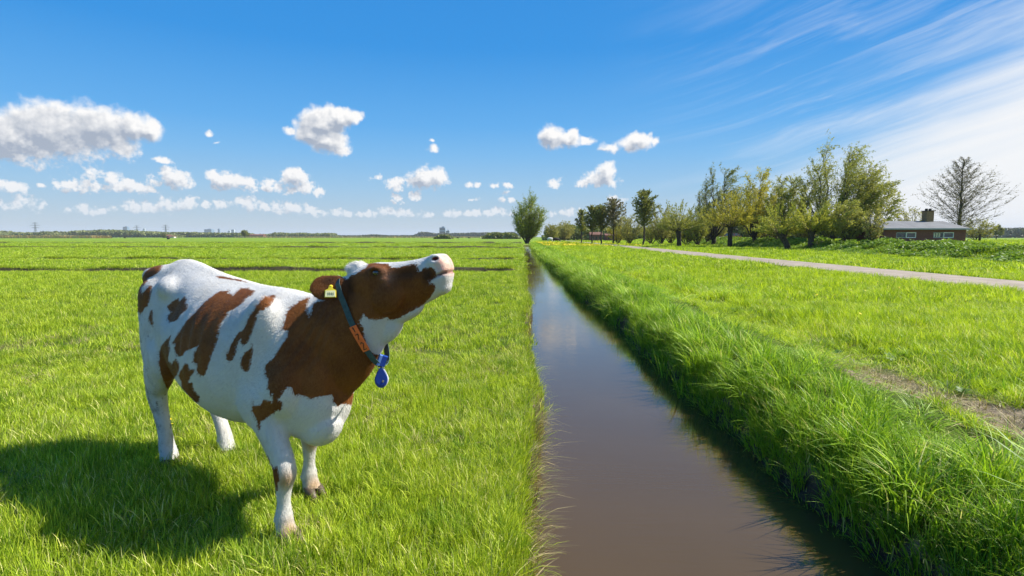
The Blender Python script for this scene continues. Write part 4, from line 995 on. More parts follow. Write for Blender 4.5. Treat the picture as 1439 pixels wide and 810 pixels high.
def reeds(name, label, px0, px1, Y, h, n, depth):
    g = np.random.default_rng(int(px0 + Y)); X = g.uniform(at_depth(px0, 333, Y)[0], at_depth(px1, 333, Y)[0], n); D = g.uniform(0, depth, n); hh = h * g.uniform(.6, 1.1, n); w = g.uniform(.25, .6, n)
    b = np.stack([X, Y + D, np.zeros(n)], 1); V = np.stack([b - np.stack([w, 0 * w, 0 * w], 1), b + np.stack([w, 0 * w, 0 * w], 1), b + np.stack([w * .6, g.normal(0, .3, n), hh], 1), b + np.stack([-w * .6, g.normal(0, .3, n), hh], 1)], 1).reshape(-1, 3)
    o = fast_mesh(name, V, np.arange(n)[:, None] * 4 + np.array([[0, 1, 2, 3]]), 4, M_REED); return tag(o, label, 'reeds', kind='stuff')
reeds('reed_bed', 'strip of straw coloured reeds along the far edge of the pasture at the left', -40, 130, 620, 3.0, 9000, 30)
reeds('reed_bed', 'pale straw strip of reeds under the dark wood on the horizon', 330, 700, 900, 2.0, 12000, 50)
# towers
def tower(px0, px1, top, Y, mat, label, steps=None):
    x0, x1 = at_depth(px0, 333, Y)[0], at_depth(px1, 333, Y)[0]; h = CAMZ + (333.5 - top) * Y / FPX; w = x1 - x0
    t = empty('office_tower', ((x0 + x1) / 2, Y, 0)); tag(t, label, 'tower', 'towers on the horizon')
    MB().box((0, 0, h / 2), (w, w * .8, h)).build('shaft', mat, t)
    nb = max(3, int(h / 12))
    for k in range(nb):
        MB().box((0, -w * .4 - .15, h * (k + .5) / nb), (w * .92, .3, h / nb * .45)).build('window_band', M_GLASS, t)
    MB().box((w * .1, 0, h + 2), (w * .4, w * .4, 4)).build('plant_room', mat, t)
tower(175, 181, 319.5, 4000, M_TOWER, 'tall slim blue glass tower left of the two pylons')
tower(202, 204.5, 322, 4200, M_TOWER2, 'narrow pale tower right behind the middle pylon')
tower(289.5, 299.5, 323, 4000, M_TOWER, 'wide blue slab tower, left of the pair right of the pylons')
tower(307, 309.5, 322.5, 4100, M_TOWER, 'slim blue tower beside the wide blue slab')
tower(321, 324, 325, 4300, M_TOWER2, 'small grey tower left of the white block')
tower(326, 330, 323.5, 4200, M_TOWER2, 'small white tower block on the horizon above the rump of the cow')
tower(618, 626, 320.5, 2400, M_TOWER, 'dark blue office tower on the horizon right of the muzzle of the cow')
tower(627, 632, 325, 2450, M_TOWER2, 'low grey annexe right of the dark blue office tower')
# pylons
def pylon(px, top, Y, label):
    x = at_depth(px, 333, Y)[0]; h = CAMZ + (333.5 - top) * Y / FPX; t = empty('power_pylon', (x, Y, 0)); tag(t, label, 'pylon', 'power pylons on the horizon')
    b = MB(); w = h * .10
    for sx in (-1, 1):
        for sy in (-1, 1): b.tube([(sx * w, sy * w, 0), (sx * w * .38, sy * w * .38, h * .5), (0, 0, h)], [.55, .42, .25], 4)
    for k in range(9):
        z0, z1 = h * k / 10, h * (k + 1) / 10; w0, w1 = w * (1 - k / 10), w * (1 - (k + 1) / 10)
        for s in (-1, 1): b.tube([(-s * w0, -w0, z0), (s * w1, -w1, z1)], .28, 3); b.tube([(-s * w0, w0, z0), (s * w1, w1, z1)], .28, 3)
    b.build('mast', M_PYL, t)
    for z, l in ((.62, .26), (.78, .34), (.92, .2)):
        a = MB(); a.tube([(-h * l, 0, h * z), (0, 0, h * z + h * .02), (h * l, 0, h * z)], .5, 4); a.tube([(-h * l, 0, h * z), (h * l, 0, h * z)], .4, 4); a.build('cross_arm', M_PYL, t)
pylon(50.5, 312.5, 1900, 'leftmost steel power pylon standing above the tree belt')
pylon(193, 317, 2300, 'smaller middle power pylon between the blue tower and the right pylon')
pylon(233.5, 316, 1950, 'right power pylon standing above the far farmhouse')
# far farmhouses
M_TILE = simple_mat('red_brown_roof_tiles', (.16, .075, .05), .8, .2, .5)
M_WALLW = simple_mat('whitewashed_wall', (.62, .60, .55), .8, .08, .5)
def farmhouse(px0, px1, eave, ridge, Y, wall, label, zb=0.0):
    x0, x1 = at_depth(px0, 333, Y)[0], at_depth(px1, 333, Y)[0]; he = CAMZ + (333.5 - eave) * Y / FPX; hr = CAMZ + (333.5 - ridge) * Y / FPX; w = x1 - x0; d = min(w, 12)
    t = empty('far_farmhouse', ((x0 + x1) / 2, Y, zb)); tag(t, label, 'house', 'far farmhouses')
    MB().box((0, 0, he / 2), (w, d, he)).build('wall', wall, t)
    b = MB(); b.add([(-w / 2 - .3, -d / 2 - .4, he), (w / 2 + .3, -d / 2 - .4, he), (w / 2 + .3, d / 2 + .4, he), (-w / 2 - .3, d / 2 + .4, he), (-w / 2 - .3, 0, hr), (w / 2 + .3, 0, hr)], [(0, 1, 5, 4), (2, 3, 4, 5), (0, 4, 3), (1, 2, 5), (3, 2, 1, 0)]); b.build('roof', M_TILE, t)
    for k in (-.3, 0, .3): MB().box((w * k, -d / 2 - .03, he * .5), (w * .12, .08, he * .4)).build('window', M_GLASS, t)
farmhouse(231, 240, 332.5, 330.5, 800, M_BRICK, 'tiny red roofed farmhouse below the right pylon')
farmhouse(240.5, 246, 333.2, 331.6, 800, M_WALLW, 'tiny white shed beside the far red roofed farmhouse')
farmhouse(345, 372, 331.5, 329.8, 1000, M_BRICK, 'long brown farm building on the horizon above the loin of the cow')
farmhouse(700, 712, 332.5, 331, 430, M_WALLW, 'small white shed among shrubs left of the ditch willow')
farmhouse(829, 845, 330.5, 327, 230, M_BRICK, 'red roofed farmhouse seen behind the slim alder row')
farmhouse(850, 870, 331.5, 329, 235, M_BRICK, 'long low barn half hidden behind the right end of the alder row')
# far round tree by the towers
tree('round_tree', 'small dark round tree on the horizon right of the white tower block', 344, 325, 700, 'broad', M_DARKL, M_BARKD, 11, 60, .35, 0.0, leaf_size=.9)
tree('round_tree', 'small round dark tree on the horizon right of the bare alder', 1400, 318, 330, 'broad', M_DARKL, M_BARKD, 15, 61, .4, 0.0, leaf_size=.5)
tree('round_tree', 'tiny dark round tree beside the far red roofed farmhouse', 229.5, 329.5, 790, 'broad', M_DARKL, M_BARKD, 6, 62, .25, 0.0, leaf_size=.9)
# grazing animals far off
M_FARCOW = simple_mat('dark_far_hide', (.025, .02, .018), .8, .2, 3); M_FARW_ = simple_mat('white_far_hide', (.6, .58, .55), .8, .1, 3)
def far_cow(px, Y, mat, label, lying=False, s=1.0):
    x = at_depth(px, 333, Y)[0]; c = empty('grazing_cow', (x, Y, float(height(x, Y)))); tag(c, label, 'cow', 'far grazing cattle')
    z = .55 if lying else 1.0; b = MB()
    blob(b, (0, 0, z), (.85, .35, .42), (0, 0, 0), 12, 8); blob(b, (.8, 0, z - (.1 if not lying else -.2)), (.35, .18, .22), (0, .7, 0), 10, 6); blob(b, (1.12, 0, z - (.45 if not lying else -.25)), (.28, .12, .14), (0, 1.0, 0), 10, 6)
    if not lying:
        for lx in (-.6, .55):
            for ly in (-.18, .18): b.tube([(lx, ly, .8), (lx, ly, 0)], [.11, .06], 6)
    b.v = [tuple(Vector(p) * s) for p in b.v]; b.build('body', mat, c, True)
    hd = MB(); blob(hd, (1.2 * s, 0, s * (z - (.55 if not lying else -.2))), (.12 * s, .1 * s, .1 * s), (0, 0, 0), 8, 6); hd.build('muzzle', M_FARW_, c, True)
far_cow(236, 330, M_FARCOW, 'dark cow lying far off in the pasture below the right pylon', True)
far_cow(175, 520, M_FARCOW, 'dark cow grazing far off below the blue glass tower')
far_cow(643, 430, M_FARCOW, 'dark brown cow grazing on the horizon right of the office tower')
far_cow(659, 450, M_FARCOW, 'smaller dark cow on the horizon left of the far shrubs')
far_cow(781, 150, M_FARCOW, 'black cow standing in the yellow flowers right of the ditch willow')
far_cow(773, 156, M_FARW_, 'white cow standing beside the black cow right of the ditch willow')
# ---------------------------------------------------------------- the cow
COW_O = Vector((-2.3404, 3.9460, 0.0)); COW_RZ = math.radians(-37.35)
COW_M = Matrix.Translation(COW_O) @ Matrix.Rotation(COW_RZ, 4, 'Z'); COW_MI = COW_M.inverted()

cm = MB()
# torso: x, top, bottom, half width, height of the widest line
T = [(-.40, 1.28, .98, .13, 1.13), (-.36, 1.345, .86, .20, 1.12), (-.26, 1.415, .76, .25, 1.10), (-.10, 1.455, .76, .255, 1.06), (.06, 1.455, .745, .27, 1.03),
     (.20, 1.425, .70, .295, .98), (.38, 1.385, .605, .33, .94), (.58, 1.36, .53, .36, .91), (.80, 1.338, .49, .37, .89), (1.0, 1.325, .505, .345, .89),
     (1.2, 1.325, .53, .30, .90), (1.36, 1.32, .52, .27, .90), (1.48, 1.27, .505, .235, .86), (1.58, 1.17, .53, .19, .82), (1.655, 1.04, .60, .13, .80), (1.69, .94, .70, .07, .81)]
rings = []
for x, zt, zb, hw, zw in catmull(T, 3):
    eu = 1.75 if x < .3 else 2.0
    rings.append(ring((x, 0.02 * max(0, x - 1.3) / .4, zw), (1, 0, 0), (0, 0, 1), hw, zt - zw, zw - zb, eu, 2.15))
loft(cm, rings)
# spine ridge, hooks, pins, tail head, ribs
cm.tube([(-.18, 0, 1.435), (0, 0, 1.438), (.2, 0, 1.41), (.5, 0, 1.352), (.9, 0, 1.312), (1.25, 0, 1.305)], [.03, .035, .035, .035, .035, .03], 10)
for s in (-1, 1):
    blob(cm, (.13, .180 * s, 1.275), (.19, .08, .08), (0, .1, .25 * s))
    blob(cm, (-.29, .125 * s, 1.335), (.11, .075, .075)); blob(cm, (-.20, .10 * s, 1.365), (.13, .075, .06))
    blob(cm, (-.14, .20 * s, 1.20), (.16, .07, .13))
    blob(cm, (-.10, .165 * s, .93), (.225, .115, .34), (0, .15, 0))        # thigh
    blob(cm, (.10, .225 * s, .80), (.13, .09, .16), (0, -.4, 0))          # stifle
    blob(cm, (1.28, .175 * s, 1.02), (.17, .10, .31), (0, .28, 0))         # shoulder blade
    blob(cm, (1.48, .155 * s, .82), (.14, .11, .17), (0, .2, 0))         # point of shoulder
    blob(cm, (1.30, .205 * s, .74), (.16, .095, .17), (0, .3, 0))         # upper arm / elbow
blob(cm, (1.56, .0, .60), (.14, .115, .11), (0, -.45, 0))                  # brisket

def limb(P):
    Q = catmull([(*p, a, b) for p, a, b in P], 4)
    rs = []
    for i, q in enumerate(Q):
        t = Vector(Q[min(i + 1, len(Q) - 1)][:3]) - Vector(Q[max(i - 1, 0)][:3])
        rs.append(ring(q[:3], t, (1, 0, 0.001), q[4], q[3], q[3], 2.1, 2.1, 20))
    loft(cm, rs)
def hind(fx, fy, s, dx, back=0.0):
    # points with (fore-aft radius, lateral radius)
    limb([((.05 + dx, .20 * s, .88), .20, .10), ((-.06 + dx * .9, .205 * s, .70), .15, .085), ((fx - .07 - back, .195 * s, .56), .092, .066), ((fx - .085 - back, .185 * s, .47), .082, .057),
          ((fx - .065 - back * .8, .178 * s, .38), .060, .049), ((fx - .03 - back * .4, .172 * s, .26), .050, .044), ((fx - .02, .168 * s, .16), .053, .050), ((fx, .166 * s, .10), .055, .056), ((fx + .02, .166 * s, .045), .062, .060)])
    blob(cm, (fx - .15 - back, .185 * s, .515), (.035, .028, .06), (0, -.2, 0))
    for k in (-1, 1): blob(cm, (fx - .065, .168 * s + k * .025, .115), (.018, .016, .025))
hind(-.083, 0, -1, 0.0)
hind(.065, 0, 1, 0.03, .15)
def fore(fx, fy, ex, s):
    y = fy
    limb([((ex, y * 1.05, .78), .15, .085), ((ex * .6 + fx * .4, y * 1.05, .63), .105, .075), ((ex * .25 + fx * .75, y * 1.02, .52), .076, .060), ((fx + .01, y, .42), .062, .056),
          ((fx + .012, y, .37), .060, .055), ((fx, y, .31), .044, .042), ((fx - .008, y, .22), .034, .034), ((fx - .012, y, .145), .046, .045), ((fx - .005, y, .10), .044, .047), ((fx + .015, y, .045), .058, .056)])
    for k in (-1, 1): blob(cm, (fx - .055, y + k * .022, .115), (.016, .015, .022))
fore(1.51, -.195, 1.32, -1)
fore(1.125, .195, 1.22, 1)

# neck
NK = [((1.28, .0, .98), .36, .36, .24), ((1.46, .03, 1.02), .31, .36, .185), ((1.60, .085, 1.085), .255, .30, .15), ((1.70, .125, 1.165), .215, .235, .128), ((1.78, .16, 1.245), .18, .19, .115), ((1.84, .185, 1.31), .14, .15, .10)]
Q = catmull([(*c, a, b, w) for c, a, b, w in NK], 4); rings = []
for i, q in enumerate(Q):
    t = Vector(Q[min(i + 1, len(Q) - 1)][:3]) - Vector(Q[max(i - 1, 0)][:3])
    rings.append(ring(q[:3], t, (0, 0, 1), q[5], q[3], q[4], 2.0, 1.9, 28))
loft(cm, rings)
# head
HP = Vector((1.715, .135, 1.455)); HYAW, HPIT = math.radians(22), math.radians(9)
hf = Vector((math.cos(HYAW) * math.cos(HPIT), math.sin(HYAW) * math.cos(HPIT), math.sin(HPIT)))
hl = Vector((-math.sin(HYAW), math.cos(HYAW), 0)); hu = hf.cross(hl)
HM = Matrix(((hf.x, hl.x, hu.x, HP.x), (hf.y, hl.y, hu.y, HP.y), (hf.z, hl.z, hu.z, HP.z), (0, 0, 0, 1)))   # head frame: u forward, l left, h up
HMI = HM.inverted()
def H(u, l, h): return HM @ Vector((u, l, h))
HS = [(-.02, -.02, -.20, .075), (.03, .0, -.26, .10), (.09, .008, -.315, .108), (.15, .008, -.325, .108), (.22, -.002, -.31, .096), (.30, -.008, -.275, .080), (.37, -.008, -.245, .070),
      (.43, -.003, -.225, .067), (.475, .004, -.205, .070), (.51, .0, -.18, .068), (.535, -.018, -.15, .058), (.55, -.05, -.115, .035)]
rings = []
for u, tp, bt, hw in catmull(HS, 3):
    zc = tp - (tp - bt) * (.33 if u < .4 else .45)
    c = H(u, 0, zc)
    rings.append(ring(c, hf, hu, hw, tp - zc, zc - bt, 2.7, 1.75 if u < .4 else 2.1, 28))
loft(cm, rings)
for s in (-1, 1):
    blob(cm, H(.178, .084 * s, -.042), (.055, .030, .034), (0, 0, HYAW))          # brow / orbit
    blob(cm, H(.20, .078 * s, -.17), (.10, .035, .09), (0, -.2, HYAW))            # cheek muscle
    blob(cm, H(.485, .048 * s, -.035), (.045, .030, .040), (0, -.2, HYAW))        # nostril wing
blob(cm, H(.018, 0, -.008), (.058, .080, .033), (0, 0, HYAW)); blob(cm, H(.05, -.02, .006), (.045, .05, .020), (0, .2, HYAW))                        # poll tuft
blob(cm, H(.485, 0, -.165), (.052, .050, .042), (0, -.5, HYAW))                    # lower lip / chin
blob(cm, H(.22, 0, -.275), (.15, .045, .05), (0, -.35, HYAW)); blob(cm, H(.115, 0, -.345), (.13, .05, .075), (0, -.62, HYAW))                      # throat skin
# ears
def ear(s, base, tip, w, roll):
    b, t = H(*base), H(*tip); ax = (t - b).normalized(); L = (t - b).length
    nrm = (Vector(roll) - ax * ax.dot(Vector(roll))).normalized()
    rs = []
    for k in range(9):
        f = k / 8; ww = w * (0.42 + 0.58 * math.sin(math.pi * min(1, f * .62 + .16))) * (1 if f < .7 else math.sqrt(max(.02, 1 - ((f - .7) / .31) ** 2)))
        rs.append(ring(b + ax * L * f, ax, ax.cross(nrm), .013 if f < .9 else .009, ww, ww, 2, 2, 16))
    loft(cm, rs)
EAR_B, EAR_T = (-.005, -.088, -.088), (-.18, -.165, -.075)
ear(-1, EAR_B, EAR_T, .070, HM.to_3x3() @ Vector((.42, -.88, .25)))
ear(1, (.0, .085, -.12), (-.11, .17, -.20), .050, HM.to_3x3() @ Vector((.25, 1, .45)))
# tail
cm.tube([(-.30, 0, 1.40), (-.39, -.01, 1.36), (-.425, -.03, 1.22), (-.43, -.05, 1.0), (-.42, -.075, .78), (-.41, -.085, .62)], [.04, .038, .032, .026, .022, .022], 10)
cm.tube([(-.41, -.085, .66), (-.41, -.09, .56), (-.41, -.09, .46), (-.41, -.09, .38)], [.022, .04, .036, .012], 10)

def remeshed(mb, voxel, smooth_it):
    src = mb.build('cow_source')
    m = src.modifiers.new('r', 'REMESH'); m.mode = 'VOXEL'; m.voxel_size = voxel; m.use_smooth_shade = True
    s = src.modifiers.new('s', 'SMOOTH'); s.factor = 0.5; s.iterations = smooth_it
    dg = bpy.context.evaluated_depsgraph_get(); dg.update()
    me = bpy.data.meshes.new_from_object(src.evaluated_get(dg))
    old = src.data; bpy.data.objects.remove(src); bpy.data.meshes.remove(old)
    return me
cow_me = remeshed(cm, .0085, 7)
cow_me.name = 'cow_body'
nv = len(cow_me.vertices)
CV = np.zeros(nv * 3, np.float32); cow_me.vertices.foreach_get('co', CV); CV = CV.reshape(-1, 3).astype(float)
CN = np.zeros(nv * 3, np.float32); cow_me.vertices.foreach_get('normal', CN); CN = CN.reshape(-1, 3).astype(float)
ed = np.zeros(len(cow_me.edges) * 2, np.int32); cow_me.edges.foreach_get('vertices', ed); ed = ed.reshape(-1, 2)
deg = np.bincount(ed.ravel(), minlength=nv)
wsm = np.clip((CV[:, 2] - .50) / .12, 0, 1) * np.clip((1.62 - CV[:, 0]) / .15, 0, 1) * .6
for _ in range(60):
    acc = np.stack([np.bincount(ed[:, 0], CV[ed[:, 1], k], nv) + np.bincount(ed[:, 1], CV[ed[:, 0], k], nv) for k in range(3)], 1)
    CV += wsm[:, None] * (acc / deg[:, None] - CV)
cow_me.vertices.foreach_set('co', CV.astype(np.float32).ravel()); cow_me.update()
cow_me.vertices.foreach_get('normal', (CNf := np.zeros(nv * 3, np.float32))); CN = CNf.reshape(-1, 3).astype(float)
HMn = np.array(HMI)
def to_head(P): return P @ HMn[:3, :3].T + HMn[:3, 3]
HV = to_head(CV)
HMr = np.array(HM.to_3x3())
def push(P, centre, radii, vec, power=2):
    """sculpt: move vertices near centre (head frame) along vec (head frame)"""
    d2 = (((HV - np.array(centre)) / np.array(radii)) ** 2).sum(1)
    w = np.exp(-d2 * power)
    P += (w[:, None] * (HMr @ np.array(vec))[None, :])
D = CV.copy()
for s in (-1, 1):
    push(D, (.178, .106 * s, -.045), (.022, .06, .013), (0, -.018 * s, 0))      # eye socket
    push(D, (.178, .110 * s, -.020), (.04, .05, .014), (0, .014 * s, .003))     # upper lid
    push(D, (.21, .10 * s, -.085), (.03, .05, .018), (0, .010 * s, 0))        # cheek bone
    push(D, (.496, .066 * s, -.021), (.020, .028, .012), (-.006, -.030 * s, -.006), 2.0)   # nostril
    push(D, (.33, .08 * s, -.07), (.09, .05, .03), (0, -.008 * s, 0))
# mouth line
mp = [(.56, -.094), (.53, -.099), (.494, -.105), (.449, -.123)]
for a in range(len(mp) - 1):
    (u0, h0), (u1, h1) = mp[a], mp[a + 1]
    for k in range(4):
        f = k / 4; u, h = u0 + (u1 - u0) * f, h0 + (h1 - h0) * f
        for l in (-.06, -.02, .02, .06): push(D, (u, l, h), (.012, .028, .007), (-.006, -.009 * np.sign(l), 0), 2)
# ribs, flank hollow, muscle relief, gentle skin irregularity
x, y, z = D[:, 0], D[:, 1], D[:, 2]
side = np.sign(y)
rib = np.sin((x + .18 * (z - .9)) * 2 * math.pi / .105) * np.exp(-((x - .78) / .28) ** 2) * np.exp(-((z - 1.0) / .2) ** 2) * (np.abs(y) > .12)
D += CN * (rib * .0055)[:, None]
for c, r, a in [((.36, .26, 1.17), (.12, .2, .085), -.038), ((.12, .26, 1.10), (.10, .2, .10), -.012), ((1.08, .3, 1.05), (.05, .2, .22), -.014), ((1.42, .2, 1.05), (.05, .15, .18), -.014),
                ((1.62, .12, .95), (.05, .1, .16), -.008), ((.25, .28, .86), (.05, .15, .14), -.012), ((1.44, .22, .66), (.05, .1, .05), -.008)]:
    for s in (-1, 1):
        w = np.exp(-(((D - np.array([c[0], c[1] * s, c[2]])) / np.array(r)) ** 2).sum(1)); D += CN * (w * a)[:, None]
# neck folds
w = np.exp(-((x - 1.62) / .12) ** 2 - ((z - 1.1) / .22) ** 2) * (HV[:, 0] < -.06) * (z > .92)
D += CN * (w * .003 * np.sin((x * 1.0 - .35 * z) * 2 * math.pi / .045))[:, None]
cow_me.vertices.foreach_set('co', D.astype(np.float32).ravel()); cow_me.update()
CV = D; HV = to_head(CV)
cow_bvh = BVHTree.FromPolygons([Vector(v) for v in CV], [tuple(p.vertices) for p in cow_me.polygons])

# ---- coat: brown patches as outlines on the cow's right side
PATCH = [
 [(190,432),(191,412),(197,395),(205,382),(215,374),(224,372),(230,373),(227,378),(222,384),(215,388),(209,391),(208,396),(204,400),(199,404),(199,409),(201,412),(206,406),(211,401),(214,402),(213,412),(211,420),(208,430),(204,432),(201,438),(197,441),(193,434)],
 [(209,448),(212,436),(215,435),(215,450),(217,458),(212,456)],
 [(235,431),(240,426),(246,421),(252,419),(253,424),(257,419),(260,416),(263,421),(262,426),(265,428),(264,434),(259,439),(254,443),(250,450),(240,453),(236,449),(237,442),(242,439),(238,436)],
 [(304,413),(311,409),(320,409),(326,406),(322,411),(328,416),(334,410),(340,405),(346,406),(351,404),(352,407),(360,409),(355,415),(347,419),(342,426),(333,433),(325,436),(320,439),(321,442),(314,450),(311,456),(308,467),(307,475),(304,485),(301,493),(298,498),(296,506),(293,515),(290,522),(287,529),(283,528),(278,524),(275,520),(279,516),(276,511),(272,508),(273,498),(279,486),(270,490),(262,493),(257,500),(250,501),(245,491),(247,484),(242,482),(247,474),(253,466),(255,462),(261,453),(268,446),(275,439),(280,433),(288,425),(297,418)],
 [(241,470),(238,482),(240,490),(236,505),(242,511),(247,503),(252,510),(253,517),(248,528),(245,530),(245,550),(243,551),(236,548),(230,537),(226,524),(224,512),(224,498),(226,487),(232,479),(238,473)],
 [(260,510),(265,511),(267,520),(273,517),(275,520),(268,530),(265,538),(271,537),(272,547),(276,552),(281,557),(280,565),(272,567),(265,564),(261,556),(256,548),(255,536),(251,528),(253,522),(257,517)],
 [(390,415),(382,415),(377,419),(374,415),(369,421),(364,426),(358,435),(350,446),(346,456),(343,463),(336,467),(331,474),(325,484),(321,495),(318,500),(319,506),(324,508),(328,505),(333,495),(334,484),(339,474),(339,482),(343,485),(347,483),(352,475),(356,464),(360,455),(362,444),(366,437),(371,436),(378,432),(385,423)],
 [(356,483),(353,489),(349,492),(344,496),(340,502),(339,511),(341,518),(345,522),(348,523),(351,519),(353,513),(354,503),(356,492)],
 [(305,389),(312,388),(325,391),(340,394),(350,398),(340,396),(322,393),(310,392)],
 [(373,637),(377,640),(381,652),(385,657),(390,655),(393,668),(393,675),(390,680),(391,690),(388,688),(384,675),(376,652)],
]
BIG = [(434,417),(428,421),(420,424),(414,430),(405,437),(402,446),(400,455),(397,460),(401,465),(406,464),(404,472),(400,480),(395,487),(390,495),(385,503),(377,508),(373,513),(373,525),(375,530),(378,533),(377,540),(376,545),(379,550),(380,557),(383,553),(384,565),(377,562),(371,561),(366,570),(358,569),(357,563),(355,572),(354,575),(357,583),(361,591),(363,600),(365,605),(367,598),(366,592),(370,592),(375,587),(385,580),(390,576),(395,577),(398,571),(397,564),(391,562),(396,556),(400,549),(405,544),(410,545),(414,554),(420,555),(430,557),(438,561),(443,558),(450,558),(458,556),(467,555),(469,565),(475,572),(480,568),(490,568),(502,574),(514,556),(526,536),(536,514),(532,500),(530,478),(500,400),(486,395),(480,405),(470,415),(452,423),(447,424),(440,428),(437,446),(434,438),(433,428),(436,420)]
THROAT = [(511,441),(508,450),(506,455),(511,460),(512,470),(514,480),(511,490),(518,492),(527,498),(540,500),(553,490),(567,477),(588,459),(608,441),(617,426),(624,420),(640,412),(646,392),(646,378),(640,358),(622,344),(606,344),(600,345),(590,348),(575,350),(560,354),(546,356),(546,373),(553,376),(565,375),(572,373),(580,371),(587,371),(588,377),(590,382),(592,381),(595,377),(600,376),(607,377),(612,379),(613,385),(612,391),(604,394),(604,398),(611,398),(612,406),(606,417),(597,427),(586,434),(575,440),(568,443),(560,448),(548,450),(544,446),(540,448),(530,450),(520,449),(515,446)]
POLL = [(478,394),(480,374),(492,362),(507,357),(520,360),(519,371),(514,377),(505,382),(500,386),(494,387),(490,392)]
camL = COW_MI @ Vector((0, 0, CAMZ))
def signed(poly, P):
    """signed distance (inside positive) of points P (n,2) to polygon"""
    best = np.full(len(P), 1e9); ins = np.zeros(len(P), bool); n = len(poly)
    for i in range(n):
        a, b = poly[i], poly[(i + 1) % n]; ab = b - a; l2 = max(1e-12, ab @ ab)
        t = np.clip(((P - a) @ ab) / l2, 0, 1); d = P - (a + t[:, None] * ab)
        best = np.minimum(best, (d ** 2).sum(1))
        if a[1] != b[1]:
            c = ((a[1] > P[:, 1]) != (b[1] > P[:, 1])) & (P[:, 0] < (b[0] - a[0]) * (P[:, 1] - a[1]) / (b[1] - a[1]) + a[0]); ins ^= c
    return np.where(ins, 1, -1) * np.sqrt(best)
# where each point of the hide lies as seen from the place the outlines were drawn from
CW = CV @ np.array(COW_M.to_3x3()).T + np.array(COW_O)
dv = (CW - CAM_P) @ CAM_R; depth = -dv[:, 2]
PX = np.stack([719.5 + FPX * dv[:, 0] / depth, 405 - FPX * dv[:, 1] / depth], 1)
facing = np.einsum('ij,ij->i', np.array(camL)[None] - CV, CN) / np.linalg.norm(np.array(camL)[None] - CV, axis=1)
seen = np.zeros(nv, bool)
for i in np.nonzero(facing > .06)[0]:
    d = Vector(CV[i]) - camL; L = d.length; h = cow_bvh.ray_cast(camL, d / L)
    seen[i] = h[0] is None or (h[3] > L - .02)
def px_sd(poly): return signed(np.array(poly, float), PX) * depth / FPX
body_sd = np.full(nv, -1.0)
for p in PATCH[:-1]: body_sd = np.maximum(body_sd, px_sd(p))
leg = (CV[:, 2] < .55) & (CV[:, 0] > 1.2)
body_sd = np.where(leg & (CV[:, 1] < 0), np.maximum(body_sd, px_sd(PATCH[-1])), body_sd)
big = px_sd(BIG)
white = np.maximum(px_sd(THROAT), px_sd(POLL))
blaze = .034 - np.abs(HV[:, 1]) + np.where(HV[:, 2] > -.06, 0, -.2) + .01 * np.sin(HV[:, 0] * 40)
white = np.maximum(white, np.where(HV[:, 0] > .12, blaze, -1))
isear = (np.abs(HV[:, 1]) > .09) & (HV[:, 0] < -.01) & (HV[:, 0] > -.21) & (HV[:, 2] > -.19) & (CV[:, 2] > 1.24) & (HV[:, 2] < .03)
head = (PX[:, 0] > 484) & (PX[:, 1] < 520) & (CV[:, 0] > 1.58)
headsd = np.minimum(np.where(head, .05, np.maximum(body_sd, big)), np.where(PX[:, 0] > 480, -white, 1))
sd = np.where(isear, .05, headsd)
# beyond the visible side the nearest seen coat runs on for a hand's breadth, then the left side's own patches take over
from mathutils.kdtree import KDTree
si = np.nonzero(seen)[0]; kd = KDTree(len(si))
for k, i in enumerate(si): kd.insert(CV[i], k)
kd.balance()
hid = np.nonzero(~seen)[0]
for i in hid:
    _, k, dist = kd.find(CV[i]); j = si[k]
    own = (mnoise.noise(Vector((CV[i, 0] * 2.1 + 3.1, 7.7 if CV[i, 1] > 0 else 2.2, CV[i, 2] * 2.0))) - .12) * .35
    if CV[i, 2] < .75: own = -.1
    if CV[i, 0] > 1.45 and CV[i, 2] > .80: own = .05 if not (white[i] > -.02 and HV[i, 0] > .3) else -white[i]
    w = min(1.0, dist / .10); sd[i] = sd[j] * (1 - w) + own * w
# muzzle skin, mouth, nostril, ear inside
muz = np.maximum(0, 1 - np.sqrt((((HV - np.array([.545, 0, -.055])) / np.array([.085, .13, .080])) ** 2).sum(1)))
nos = np.max([np.exp(-(((HV - np.array([.496, .062 * s, -.021])) / np.array([.022, .034, .012])) ** 2).sum(1) * 1.4) for s in (-1, 1)], 0)
mline = np.interp(HV[:, 0], [.449, .494, .53, .56], [-.123, -.105, -.099, -.094])
mouth = np.exp(-((HV[:, 2] - mline) / .0085) ** 2) * (HV[:, 0] > .44) * (HV[:, 0] < .62)
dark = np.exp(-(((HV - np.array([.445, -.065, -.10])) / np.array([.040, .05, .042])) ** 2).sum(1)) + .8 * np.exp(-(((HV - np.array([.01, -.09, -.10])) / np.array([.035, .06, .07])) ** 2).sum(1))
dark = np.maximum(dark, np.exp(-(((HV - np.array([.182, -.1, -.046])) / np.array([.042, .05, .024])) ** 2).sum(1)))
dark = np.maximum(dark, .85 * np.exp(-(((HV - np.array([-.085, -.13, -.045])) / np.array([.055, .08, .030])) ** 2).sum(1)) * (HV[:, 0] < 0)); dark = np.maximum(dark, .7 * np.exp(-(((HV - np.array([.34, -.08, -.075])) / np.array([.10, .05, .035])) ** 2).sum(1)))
pale = np.exp(-(((HV - np.array([.235, -.095, -.072])) / np.array([.035, .06, .030])) ** 2).sum(1))
knee = np.maximum.reduce([np.exp(-(((CV - np.array(c)) / np.array(r)) ** 2).sum(1)) for c, r in
        [((1.57, -.215, .365), (.05, .06, .055)), ((1.57, -.2, .09), (.06, .07, .06)), ((1.19, .19, .36), (.05, .07, .05)), ((1.17, .19, .08), (.05, .07, .06))]])
